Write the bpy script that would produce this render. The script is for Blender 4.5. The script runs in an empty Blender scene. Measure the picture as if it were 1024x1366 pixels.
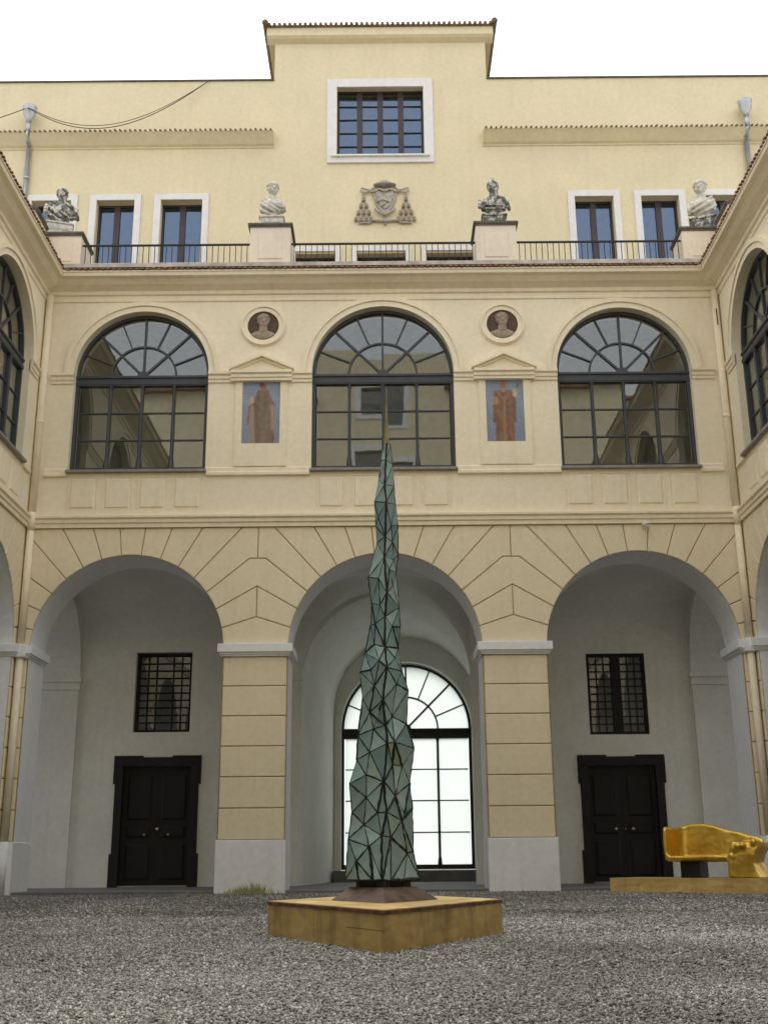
import bpy, bmesh, math, random
import numpy as np
from mathutils import Vector, Matrix
from mathutils import noise as mnoise
from mathutils.geometry import delaunay_2d_cdt
R = math.radians
rnd = random.Random(7)
scene = bpy.context.scene
col = scene.collection

# ------------------------------------------------------------------ camera, sky, sun, exposure
cam_d = bpy.data.cameras.new('camera')
cam = bpy.data.objects.new('camera', cam_d); col.objects.link(cam)
cam_d.sensor_fit = 'VERTICAL'; cam_d.sensor_height = 36.0; cam_d.lens = 36.0 * 1528 / 1366
cam_d.clip_end = 2000
cam.matrix_world = Matrix.Translation((0, -23, .55)) @ Matrix.Rotation(R(107), 4, 'X') @ Matrix.Rotation(-.0085, 4, 'Z')
scene.camera = cam

SUN_EL, SUN_AZ = 56, 334      # azimuth clockwise from +Y: high behind the building
world = bpy.data.worlds.new('World'); scene.world = world; world.use_nodes = True
nt = world.node_tree; nt.nodes.clear()
sky = nt.nodes.new('ShaderNodeTexSky'); sky.sky_type = 'NISHITA'; sky.sun_disc = False
sky.sun_elevation = R(SUN_EL); sky.sun_rotation = R(SUN_AZ)
sky.dust_density = 6; sky.air_density = 1.5; sky.ozone_density = 1
hs = nt.nodes.new('ShaderNodeHueSaturation'); hs.inputs['Saturation'].default_value = .12
mixw = nt.nodes.new('ShaderNodeMix'); mixw.data_type = 'RGBA'; mixw.inputs['Factor'].default_value = .65
mixw.inputs['B'].default_value = (13.0, 13.25, 13.7, 1)       # even overcast veil
bgn = nt.nodes.new('ShaderNodeBackground'); bgn.inputs['Strength'].default_value = .092
wo = nt.nodes.new('ShaderNodeOutputWorld')
nt.links.new(sky.outputs[0], hs.inputs['Color']); nt.links.new(hs.outputs[0], mixw.inputs['A'])
nt.links.new(mixw.outputs['Result'], bgn.inputs['Color']); nt.links.new(bgn.outputs[0], wo.inputs[0])

sun_d = bpy.data.lights.new('sun', 'SUN'); sun_d.energy = 1.35; sun_d.angle = R(45); sun_d.color = (1, .985, .96)
sun = bpy.data.objects.new('sun', sun_d); col.objects.link(sun)
az, el = R(SUN_AZ), R(SUN_EL)
sdir = Vector((math.sin(az) * math.cos(el), math.cos(az) * math.cos(el), math.sin(el)))
sun.rotation_euler = sdir.to_track_quat('Z', 'Y').to_euler()
sun.location = (0, -10, 40)

vs = scene.view_settings
vs.view_transform = 'Standard'; vs.look = 'None'; vs.gamma = 1; vs.exposure = 0.66; vs.use_curve_mapping = False
scene.cycles.max_bounces = 8; scene.cycles.diffuse_bounces = 5; scene.cycles.glossy_bounces = 4
scene.cycles.transparent_max_bounces = 10; scene.cycles.use_denoising = True
scene.cycles.caustics_reflective = False; scene.cycles.caustics_refractive = False

# ------------------------------------------------------------------ materials
def new_mat(name):
    m = bpy.data.materials.new(name); m.use_nodes = True
    n = m.node_tree; n.nodes.clear()
    out = n.nodes.new('ShaderNodeOutputMaterial')
    b = n.nodes.new('ShaderNodeBsdfPrincipled'); n.links.new(b.outputs[0], out.inputs[0])
    return m, n, b, out

def noise(n, scale, detail=4, rough=.55, vec=None, dist=0):
    t = n.nodes.new('ShaderNodeTexNoise'); t.inputs['Scale'].default_value = scale
    t.inputs['Detail'].default_value = detail; t.inputs['Roughness'].default_value = rough
    t.inputs['Distortion'].default_value = dist
    if vec is not None: n.links.new(vec, t.inputs['Vector'])
    return t.outputs['Fac']

def coords(n, scale=(1, 1, 1), kind='Object'):
    tc = n.nodes.new('ShaderNodeTexCoord'); mp = n.nodes.new('ShaderNodeMapping')
    mp.inputs['Scale'].default_value = scale
    n.links.new(tc.outputs[kind], mp.inputs[0]); return mp.outputs[0]

def ramp(n, fac, stops):
    r = n.nodes.new('ShaderNodeValToRGB'); n.links.new(fac, r.inputs[0])
    e = r.color_ramp.elements
    while len(e) < len(stops): e.new(.5)
    for k, (p, c) in enumerate(stops):
        e[k].position = p; e[k].color = (*c, 1) if len(c) == 3 else c
    return r.outputs['Color']

def mixc(n, fac, a, b, mode='MIX'):
    x = n.nodes.new('ShaderNodeMix'); x.data_type = 'RGBA'; x.blend_type = mode
    for s, v in (('Factor', fac), ('A', a), ('B', b)):
        i = [q for q in x.inputs if q.name == s and (q.type == ('VALUE' if s == 'Factor' else 'RGBA'))][0]
        if hasattr(v, 'is_linked') or hasattr(v, 'links'): n.links.new(v, i)
        else: i.default_value = v if s == 'Factor' else (*v, 1)
    return [o for o in x.outputs if o.type == 'RGBA'][0]

def bump(n, b, h, strength, dist=.01):
    p = n.nodes.new('ShaderNodeBump'); p.inputs['Strength'].default_value = strength
    p.inputs['Distance'].default_value = dist
    n.links.new(h, p.inputs['Height']); n.links.new(p.outputs[0], b.inputs['Normal'])

def plaster(name, c, var=.10, streak=.12, dirt=(.25, .21, .14), rough=.9, bmp=.35):
    m, n, b, _ = new_mat(name)
    v = coords(n)
    lo = [x * (1 - var) for x in c]; hi = [min(.95, x * (1 + var)) for x in c]
    base = ramp(n, noise(n, .7, 6, .62, v), [(.3, lo), (.7, hi)])
    fine = ramp(n, noise(n, 9, 5, .6, v), [(.3, (.93, .93, .93)), (.7, (1.04, 1.04, 1.04))])
    base = mixc(n, 1.0, base, fine, 'MULTIPLY')
    vst = coords(n, (3.2, 3.2, .18))
    st = ramp(n, noise(n, 1.6, 5, .65, vst), [(.52, (0, 0, 0)), (.8, (streak,) * 3)])
    base = mixc(n, st, base, dirt)
    n.links.new(base, b.inputs['Base Color'])
    b.inputs['Roughness'].default_value = rough; b.inputs['Specular IOR Level'].default_value = .2
    bump(n, b, noise(n, 45, 6, .7, v), bmp, .01)
    return m

def simple(name, c, rough=.6, metal=0, var=.15, scale=6, bmp=0, bscale=30, spec=.4):
    m, n, b, _ = new_mat(name); v = coords(n)
    lo = [x * (1 - var) for x in c]; hi = [x * (1 + var) for x in c]
    n.links.new(ramp(n, noise(n, scale, 5, .6, v), [(.3, lo), (.7, hi)]), b.inputs['Base Color'])
    b.inputs['Roughness'].default_value = rough; b.inputs['Metallic'].default_value = metal
    b.inputs['Specular IOR Level'].default_value = spec
    if bmp: bump(n, b, noise(n, bscale, 5, .65, v), bmp, .01)
    return m

def glass(name, tint=(.9, .95, 1), ior=.07):
    m, n, b, out = new_mat(name); n.nodes.remove(b)
    lw_ = n.nodes.new('ShaderNodeLayerWeight'); lw_.inputs['Blend'].default_value = .5
    pw_ = n.nodes.new('ShaderNodeMath'); pw_.operation = 'POWER'; pw_.inputs[1].default_value = 5; n.links.new(lw_.outputs['Facing'], pw_.inputs[0])
    fr = n.nodes.new('ShaderNodeMath'); fr.operation = 'MULTIPLY_ADD'; fr.inputs[1].default_value = 1 - ior; fr.inputs[2].default_value = ior; n.links.new(pw_.outputs[0], fr.inputs[0])
    g = n.nodes.new('ShaderNodeBsdfGlossy'); g.inputs['Color'].default_value = (*tint, 1); g.inputs['Roughness'].default_value = .015
    t = n.nodes.new('ShaderNodeBsdfTransparent'); t.inputs['Color'].default_value = (.86, .88, .86, 1)
    mx = n.nodes.new('ShaderNodeMixShader'); v = coords(n)
    p = n.nodes.new('ShaderNodeBump'); p.inputs['Strength'].default_value = .035; p.inputs['Distance'].default_value = .02
    n.links.new(noise(n, 1.8, 2, .4, v), p.inputs['Height']); n.links.new(p.outputs[0], g.inputs['Normal'])
    n.links.new(fr.outputs[0], mx.inputs[0]); n.links.new(t.outputs[0], mx.inputs[1]); n.links.new(g.outputs[0], mx.inputs[2])
    n.links.new(mx.outputs[0], out.inputs[0])
    return m

M = {}
M['yellow'] = plaster('ochre_plaster', (.775, .675, .455), var=.045, streak=.08)
M['cream'] = plaster('cream_plaster', (.89, .80, .61), var=.04, streak=.07)
M['yellow_low'] = plaster('rusticated_ochre_plaster', (.85, .75, .545), var=.045, streak=.12)
M['trim'] = plaster('ochre_trim_plaster', (.89, .795, .605), var=.04, streak=.12)
M['groove'] = simple('joint_plaster', (.38, .285, .16), .95, var=.2)
M['grey_plaster'] = plaster('grey_white_plaster', (.87, .88, .90), var=.04, streak=.10, dirt=(.3, .29, .26))
M['inner_plaster'] = plaster('gallery_plaster', (.75, .745, .69), var=.07, streak=.12, dirt=(.25, .24, .2))
M['white'] = plaster('white_stone_trim', (.80, .775, .75), var=.05, streak=.08, bmp=.1)
M['socle'] = plaster('socle_plaster', (.86, .87, .89), var=.05, streak=.28, dirt=(.40, .41, .33))
M['pink'] = plaster('pale_pink_plaster', (.77, .675, .55), var=.06, streak=.2, dirt=(.4, .33, .27))
M['iron'] = simple('grey_painted_iron', (.052, .057, .068), .45, var=.15)
M['black_iron'] = simple('black_iron', (.012, .012, .013), .5)
M['wood_dark'] = simple('dark_brown_wood', (.009, .008, .0075), .7, var=.3, scale=14, bmp=.1)
M['wood_purple'] = simple('purple_brown_wood', (.055, .038, .045), .5, var=.2)
M['glass'] = glass('window_glass', (.92, .94, .96), .10)
M['glass_blue'] = glass('upper_window_glass', (.52, .68, 1.0), .13)
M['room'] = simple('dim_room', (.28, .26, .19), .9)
M['stone_floor'] = simple('grey_paving_stone', (.16, .16, .16), .7, var=.25, scale=2.5, bmp=.15)
M['sill'] = simple('grey_stone_sill', (.28, .265, .25), .8, var=.2)
M['tile'] = simple('clay_roof_tile', (.31, .165, .10), .85, var=.45, scale=5, bmp=.2)
M['tile_old'] = simple('olive_brown_roof_tile', (.20, .145, .085), .85, var=.4, scale=5, bmp=.2)
M['coping'] = simple('dark_slate_coping', (.115, .105, .088), .8, var=.35, scale=8, bmp=.2)
M['lead'] = simple('weathered_flashing', (.24, .225, .20), .7, var=.3, scale=5, bmp=.2)
M['kerb'] = simple('pale_weathered_kerb', (.42, .38, .33), .85, var=.3, scale=4, bmp=.3)
M['zinc'] = simple('zinc_pipe', (.48, .50, .53), .38, metal=.8, var=.15)
M['cable'] = simple('grey_cable', (.07, .06, .055), .7)
M['arms_stone'] = simple('grey_carved_stone', (.42, .375, .32), .85, var=.35, scale=14, bmp=.3)
M['brass'] = simple('brass', (.75, .6, .35), .3, metal=1)

def bust_mat():
    m, n, b, _ = new_mat('weathered_marble'); v = coords(n)
    base = ramp(n, noise(n, 6, 6, .6, v), [(.3, (.52, .49, .43)), (.7, (.72, .69, .62))])
    g = n.nodes.new('ShaderNodeNewGeometry')
    dm = noise(n, 7, 7, .68, v, .8)
    base = mixc(n, ramp(n, dm, [(.43, (0, 0, 0)), (.54, (.92,) * 3)]), base, (.06, .06, .06))
    n.links.new(base, b.inputs['Base Color']); b.inputs['Roughness'].default_value = .8
    bump(n, b, noise(n, 40, 5, .7, v), .4, .01)
    return m
M['marble'] = bust_mat()
M['marble_pale'] = simple('pale_weathered_marble', (.56, .53, .46), .8, var=.3, scale=12, bmp=.4)
M['relief'] = simple('relief_plaster', (.35, .28, .21), .9, var=.2, scale=8, bmp=.2)
M['relief_ground'] = simple('brown_roundel_ground', (.105, .07, .05), .9, var=.3, scale=6)

def gravel_mat(name, island):
    m, n, b, _ = new_mat(name); v = coords(n)
    if island:
        g = n.nodes.new('ShaderNodeNewGeometry'); f = g.outputs['Random Per Island']
        c = ramp(n, f, [(0, (.125, .123, .116)), (.45, (.205, .202, .19)), (.82, (.29, .287, .273)), (1, (.50, .495, .475))])
    else:
        vo = n.nodes.new('ShaderNodeTexVoronoi'); vo.inputs['Scale'].default_value = 48
        n.links.new(v, vo.inputs['Vector'])
        s = n.nodes.new('ShaderNodeSeparateColor'); n.links.new(vo.outputs['Color'], s.inputs[0])
        c = ramp(n, s.outputs[0], [(0, (.09, .088, .082)), (.5, (.20, .196, .182)), (.85, (.30, .295, .278)), (1, (.48, .47, .445))])
        edge = ramp(n, vo.outputs['Distance'], [(.25, (1, 1, 1)), (.75, (.35, .34, .32))])
        c = mixc(n, 1.0, c, edge, 'MULTIPLY')
        inv = n.nodes.new('ShaderNodeMath'); inv.operation = 'SUBTRACT'; inv.inputs[0].default_value = 1
        n.links.new(vo.outputs['Distance'], inv.inputs[1]); bump(n, b, inv.outputs[0], 1.0, .02)
    big = ramp(n, noise(n, .32, 6, .62, v), [(.36, (.68, .665, .625)), (.64, (1.34, 1.33, 1.30))])
    c = mixc(n, 1.0, c, big, 'MULTIPLY')
    n.links.new(c, b.inputs['Base Color']); b.inputs['Roughness'].default_value = .85
    return m
M['gravel'] = gravel_mat('gravel_ground', False)
M['pebble'] = gravel_mat('gravel_stones', True)

def plywood(name='weathered_plywood', k=1.0, wet=.75):
    m, n, b, _ = new_mat(name)
    v = coords(n, (1, 1, 4)); v2 = coords(n)
    c = ramp(n, noise(n, 2.5, 6, .6, v, 1.2), [(.3, (.38 * k, .255 * k, .085 * k)), (.55, (.50 * k, .35 * k, .125 * k)), (.75, (.60 * k, .44 * k, .19 * k))])
    st = coords(n, (2.6, 2.6, .9))
    c = mixc(n, ramp(n, noise(n, 2, 5, .6, st), [(.44, (0, 0, 0)), (.72, (wet,) * 3)]), c, (.15, .085, .035))
    n.links.new(c, b.inputs['Base Color']); b.inputs['Roughness'].default_value = .6
    bump(n, b, noise(n, 30, 4, .6, v), .2, .005)
    return m
M['ply'] = plywood(k=1.15, wet=.65); M['ply_light'] = plywood('clean_plywood', 1.35, .3)
M['rust'] = simple('rusted_steel', (.17, .085, .05), .7, metal=.3, var=.6, scale=9, bmp=.3)
M['tip'] = simple('dull_bronze', (.30, .23, .13), .5, metal=.3, var=.3)
M['steel_dark'] = simple('dark_rusty_steel', (.10, .062, .045), .5, metal=.35, var=.8, scale=7, bmp=.2)

def sculpture_glass():
    m, n, b, _ = new_mat('cloudy_blue_green_glass'); v = coords(n)
    g = n.nodes.new('ShaderNodeObjectInfo')
    c = ramp(n, noise(n, 6, 5, .6, v), [(.3, (.19, .31, .34)), (.7, (.28, .42, .45))])
    vary = ramp(n, g.outputs['Random'], [(0, (.72, .74, .76)), (1, (1.3, 1.27, 1.22))])
    n.links.new(mixc(n, 1.0, c, vary, 'MULTIPLY'), b.inputs['Base Color'])
    b.inputs['Roughness'].default_value = .16; b.inputs['IOR'].default_value = 1.6
    b.inputs['Coat Weight'].default_value = .4; b.inputs['Coat Roughness'].default_value = .06
    bump(n, b, noise(n, 5, 3, .5, v), .15, .01)
    return m
M['sculpt_glass'] = sculpture_glass()
M['seam'] = simple('blackened_seam', (.014, .019, .024), .45, metal=.3, var=.3, scale=20)

def gold():
    m, n, b, _ = new_mat('gilded_bronze'); v = coords(n)
    c = ramp(n, noise(n, 3.2, 6, .6, v), [(.3, (.62, .36, .055)), (.52, (.77, .51, .09)), (.75, (.86, .61, .14))])
    n.links.new(c, b.inputs['Base Color']); b.inputs['Metallic'].default_value = .85
    b.inputs['Roughness'].default_value = .42
    bump(n, b, noise(n, 9, 4, .55, v), .18, .03)
    return m
M['gold'] = gold()

def frosted():
    m, n, b, out = new_mat('frosted_pane'); n.nodes.remove(b)
    t = n.nodes.new('ShaderNodeBsdfTranslucent'); t.inputs['Color'].default_value = (.84, .87, .84, 1)
    d = n.nodes.new('ShaderNodeBsdfTransparent'); d.inputs['Color'].default_value = (.95, .97, .94, 1)
    mx = n.nodes.new('ShaderNodeMixShader'); mx.inputs[0].default_value = .22
    n.links.new(t.outputs[0], mx.inputs[1]); n.links.new(d.outputs[0], mx.inputs[2]); n.links.new(mx.outputs[0], out.inputs[0])
    return m
M['frosted'] = frosted()
def leafm():
    return simple('grass_blade', (.42, .44, .20), .7, var=.4, scale=20)
M['grass'] = leafm()
def painted():
    m, n, b, _ = new_mat('painted_fresco'); a = n.nodes.new('ShaderNodeVertexColor'); a.layer_name = 'paint'
    v = coords(n)
    f = ramp(n, noise(n, 22, 5, .65, v), [(.3, (.8, .8, .8)), (.7, (1.12, 1.12, 1.12))])
    n.links.new(mixc(n, 1.0, a.outputs[0], f, 'MULTIPLY'), b.inputs['Base Color']); b.inputs['Roughness'].default_value = .9
    return m
M['fresco'] = painted()

# ------------------------------------------------------------------ mesh helpers
class MB:
    def __init__(s): s.v = []; s.f = []; s.m = []
    def add(s, vs, fs, mi=0):
        o = len(s.v); s.v += [tuple(p) for p in vs]
        for f in fs: s.f.append(tuple(i + o for i in f)); s.m.append(mi)
        return s
    def box(s, x0, x1, y0, y1, z0, z1, mi=0):
        return s.add([(x0, y0, z0), (x1, y0, z0), (x1, y1, z0), (x0, y1, z0), (x0, y0, z1), (x1, y0, z1), (x1, y1, z1), (x0, y1, z1)],
                     [(0, 3, 2, 1), (4, 5, 6, 7), (0, 1, 5, 4), (1, 2, 6, 5), (2, 3, 7, 6), (3, 0, 4, 7)], mi)
    def prism(s, poly, y0, y1, mi=0, ms=None):          # polygon in x,z extruded along y
        n = len(poly); ms = mi if ms is None else ms
        o = len(s.v); s.v += [(x, y0, z) for x, z in poly] + [(x, y1, z) for x, z in poly]
        s.f.append(tuple(range(o, o + n))); s.m.append(mi)
        s.f.append(tuple(range(o + 2 * n - 1, o + n - 1, -1))); s.m.append(mi)
        for i in range(n):
            j = (i + 1) % n
            s.f.append((o + i, o + n + i, o + n + j, o + j)); s.m.append(ms)
        return s
    def sweep(s, prof, x0, x1, m0=0, m1=0, mi=0):       # closed profile in y,z swept along x; m0/m1: mitre at the ends
        n = len(prof); o = len(s.v)
        s.v += [(x0 + m0 * -y, y, z) for y, z in prof] + [(x1 - m1 * -y, y, z) for y, z in prof]
        for i in range(n):
            j = (i + 1) % n; s.f.append((o + i, o + j, o + n + j, o + n + i)); s.m.append(mi)
        s.f.append(tuple(range(o + n - 1, o - 1, -1))); s.m.append(mi)
        s.f.append(tuple(range(o + n, o + 2 * n))); s.m.append(mi)
        return s
    def tube(s, pts, r, k=8, mi=0):
        pts = [Vector(p) for p in pts]; o = len(s.v)
        rr = r if isinstance(r, (list, tuple)) else [r] * len(pts)
        for i, p in enumerate(pts):
            d = (pts[min(i + 1, len(pts) - 1)] - pts[max(i - 1, 0)]).normalized()
            a = d.orthogonal().normalized() if abs(d.z) > .9 else d.cross(Vector((0, 0, 1))).normalized()
            b = d.cross(a)
            for q in range(k):
                t = 2 * math.pi * q / k; s.v.append(tuple(p + (a * math.cos(t) + b * math.sin(t)) * rr[i]))
        for i in range(len(pts) - 1):
            for q in range(k):
                w = (q + 1) % k
                s.f.append((o + i * k + q, o + i * k + w, o + (i + 1) * k + w, o + (i + 1) * k + q)); s.m.append(mi)
        s.f.append(tuple(o + q for q in range(k - 1, -1, -1))); s.m.append(mi)
        s.f.append(tuple(o + (len(pts) - 1) * k + q for q in range(k))); s.m.append(mi)
        return s
    def ball(s, c, r, mat3=None, seg=14, ring=9, mi=0):
        c = Vector(c); r = Vector(r) if not isinstance(r, (int, float)) else Vector((r, r, r)); o = len(s.v)
        for i in range(ring + 1):
            ph = math.pi * i / ring
            for j in range(seg):
                th = 2 * math.pi * j / seg
                p = Vector((r.x * math.sin(ph) * math.cos(th), r.y * math.sin(ph) * math.sin(th), r.z * math.cos(ph)))
                if mat3: p = mat3 @ p
                s.v.append(tuple(c + p))
        for i in range(ring):
            for j in range(seg):
                w = (j + 1) % seg
                s.f.append((o + i * seg + j, o + (i + 1) * seg + j, o + (i + 1) * seg + w, o + i * seg + w)); s.m.append(mi)
        return s
    def mesh(s, name, mats, smooth=False, merge=True):
        me = bpy.data.meshes.new(name); me.from_pydata(s.v, [], s.f)
        for m in (mats if isinstance(mats, (list, tuple)) else [mats]): me.materials.append(M[m] if isinstance(m, str) else m)
        me.polygons.foreach_set('material_index', s.m)
        bm = bmesh.new(); bm.from_mesh(me)
        if merge: bmesh.ops.remove_doubles(bm, verts=bm.verts, dist=1e-5)
        bmesh.ops.recalc_face_normals(bm, faces=bm.faces)
        bm.to_mesh(me); bm.free()
        if smooth: me.polygons.foreach_set('use_smooth', [True] * len(me.polygons))
        me.update(); return me
    def build(s, name, mats, parent=None, smooth=False, loc=None):
        return link(name, s.mesh(name, mats, smooth), parent, loc)

def link(name, me, parent=None, loc=None, rot=None):
    o = bpy.data.objects.new(name, me); col.objects.link(o); o.parent = parent
    if loc: o.location = loc
    if rot: o.rotation_euler = rot
    return o
def empty(name, parent=None, loc=(0, 0, 0), rz=0):
    o = bpy.data.objects.new(name, None); col.objects.link(o); o.parent = parent
    o.location = loc; o.rotation_euler = (0, 0, rz); o.empty_display_size = .3
    return o
def tag(o, label=None, cat=None, group=None, kind=None):
    if label: o['label'] = label
    if cat: o['category'] = cat
    if group: o['group'] = group
    if kind: o['kind'] = kind
    return o
def bevel(o, w, seg=2):
    b = o.modifiers.new('bevel', 'BEVEL'); b.width = w; b.segments = seg; b.limit_method = 'ANGLE'; b.angle_limit = R(40); return o

def arc(cx, cz, r, a0, a1, n):
    return [(cx + r * math.cos(R(a0 + (a1 - a0) * i / n)), cz + r * math.sin(R(a0 + (a1 - a0) * i / n))) for i in range(n + 1)]

def inset(poly, g):
    n = len(poly); A = sum(poly[i][0] * poly[(i + 1) % n][1] - poly[(i + 1) % n][0] * poly[i][1] for i in range(n))
    if A < 0: poly = poly[::-1]
    out = []
    for i in range(n):
        p0, p1, p2 = Vector(poly[i - 1]), Vector(poly[i]), Vector(poly[(i + 1) % n])
        d0 = (p1 - p0).normalized(); d1 = (p2 - p1).normalized()
        n0 = Vector((-d0.y, d0.x)); n1 = Vector((-d1.y, d1.x)); b = n0 + n1
        if b.length < .2: b = n0
        b = b / max(.35, b.length_squared / 2)
        out.append(tuple(p1 + b * g))
    return out

def clip(poly, a, b, c):                                # keep a*x+b*z<=c
    out = []
    for i in range(len(poly)):
        p, q = poly[i - 1], poly[i]; dp = a * p[0] + b * p[1] - c; dq = a * q[0] + b * q[1] - c
        if (dp <= 0) != (dq <= 0):
            t = dp / (dp - dq); out.append((p[0] + t * (q[0] - p[0]), p[1] + t * (q[1] - p[1])))
        if dq <= 0: out.append(q)
    return out

def arch_wall(mb, x0, x1, z0, z1, y0, y1, ops, seg=32, mf=0, mr=1, mb_=1):
    """wall with arched openings (cx, half width, bottom, spring)"""
    def q2(pts):
        mb.add([(x, y0, z) for x, z in pts], [(0, 1, 2, 3)], mf); mb.add([(x, y1, z) for x, z in pts], [(3, 2, 1, 0)], mb_)
    def rv(p, q): mb.add([(p[0], y0, p[1]), (q[0], y0, q[1]), (q[0], y1, q[1]), (p[0], y1, p[1])], [(0, 1, 2, 3)], mr)
    x = x0
    for cx, hw, zb, zs in sorted(ops):
        q2([(x, z0), (cx - hw, z0), (cx - hw, z1), (x, z1)])
        pts = arc(cx, zs, hw, 180, 0, seg)
        for p, q in zip(pts, pts[1:]):
            q2([(p[0], p[1]), (q[0], q[1]), (q[0], z1), (p[0], z1)]); rv(p, q)
        rv((cx - hw, zb), (cx - hw, zs)); rv((cx + hw, zb), (cx + hw, zs))
        if zb > z0 + 1e-4:
            q2([(cx - hw, z0), (cx + hw, z0), (cx + hw, zb), (cx - hw, zb)]); rv((cx - hw, zb), (cx + hw, zb))
        x = cx + hw
    q2([(x, z0), (x1, z0), (x1, z1), (x, z1)])
    for a, b in (((x0, z0), (x0, z1)), ((x1, z0), (x1, z1)), ((x0, z1), (x1, z1))): rv(a, b)

def rect_wall(mb, x0, x1, z0, z1, y0, y1, ops, extra=None, mf=0, mr=0):
    """wall with rectangular openings (xa, xb, za, zb); extra: raised middle part (xa, xb, top)"""
    xs = sorted({x0, x1, *[o[0] for o in ops], *[o[1] for o in ops], *((extra[0], extra[1]) if extra else ())})
    zs = sorted({z0, z1, *[o[2] for o in ops], *[o[3] for o in ops], *((extra[2],) if extra else ())})
    def solid(x, z):
        if not (x0 < x < x1) or z < z0: return False
        if z > z1 and not (extra and extra[0] < x < extra[1] and z < extra[2]): return False
        return not any(a < x < b and c < z < d for a, b, c, d in ops)
    for i in range(len(xs) - 1):
        for k in range(len(zs) - 1):
            a, b, c, d = xs[i], xs[i + 1], zs[k], zs[k + 1]
            if not solid((a + b) / 2, (c + d) / 2): continue
            mb.add([(a, y0, c), (b, y0, c), (b, y0, d), (a, y0, d)], [(0, 1, 2, 3)], mf)
            mb.add([(a, y1, c), (b, y1, c), (b, y1, d), (a, y1, d)], [(3, 2, 1, 0)], mr)
            e = 1e-3
            for p, q, t in (((a, c), (a, d), (a - e, (c + d) / 2)), ((b, c), (b, d), (b + e, (c + d) / 2)),
                            ((a, c), (b, c), ((a + b) / 2, c - e)), ((a, d), (b, d), ((a + b) / 2, d + e))):
                if not solid(*t):
                    mb.add([(p[0], y0, p[1]), (q[0], y0, q[1]), (q[0], y1, q[1]), (p[0], y1, p[1])], [(0, 1, 2, 3)], mr)

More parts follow.
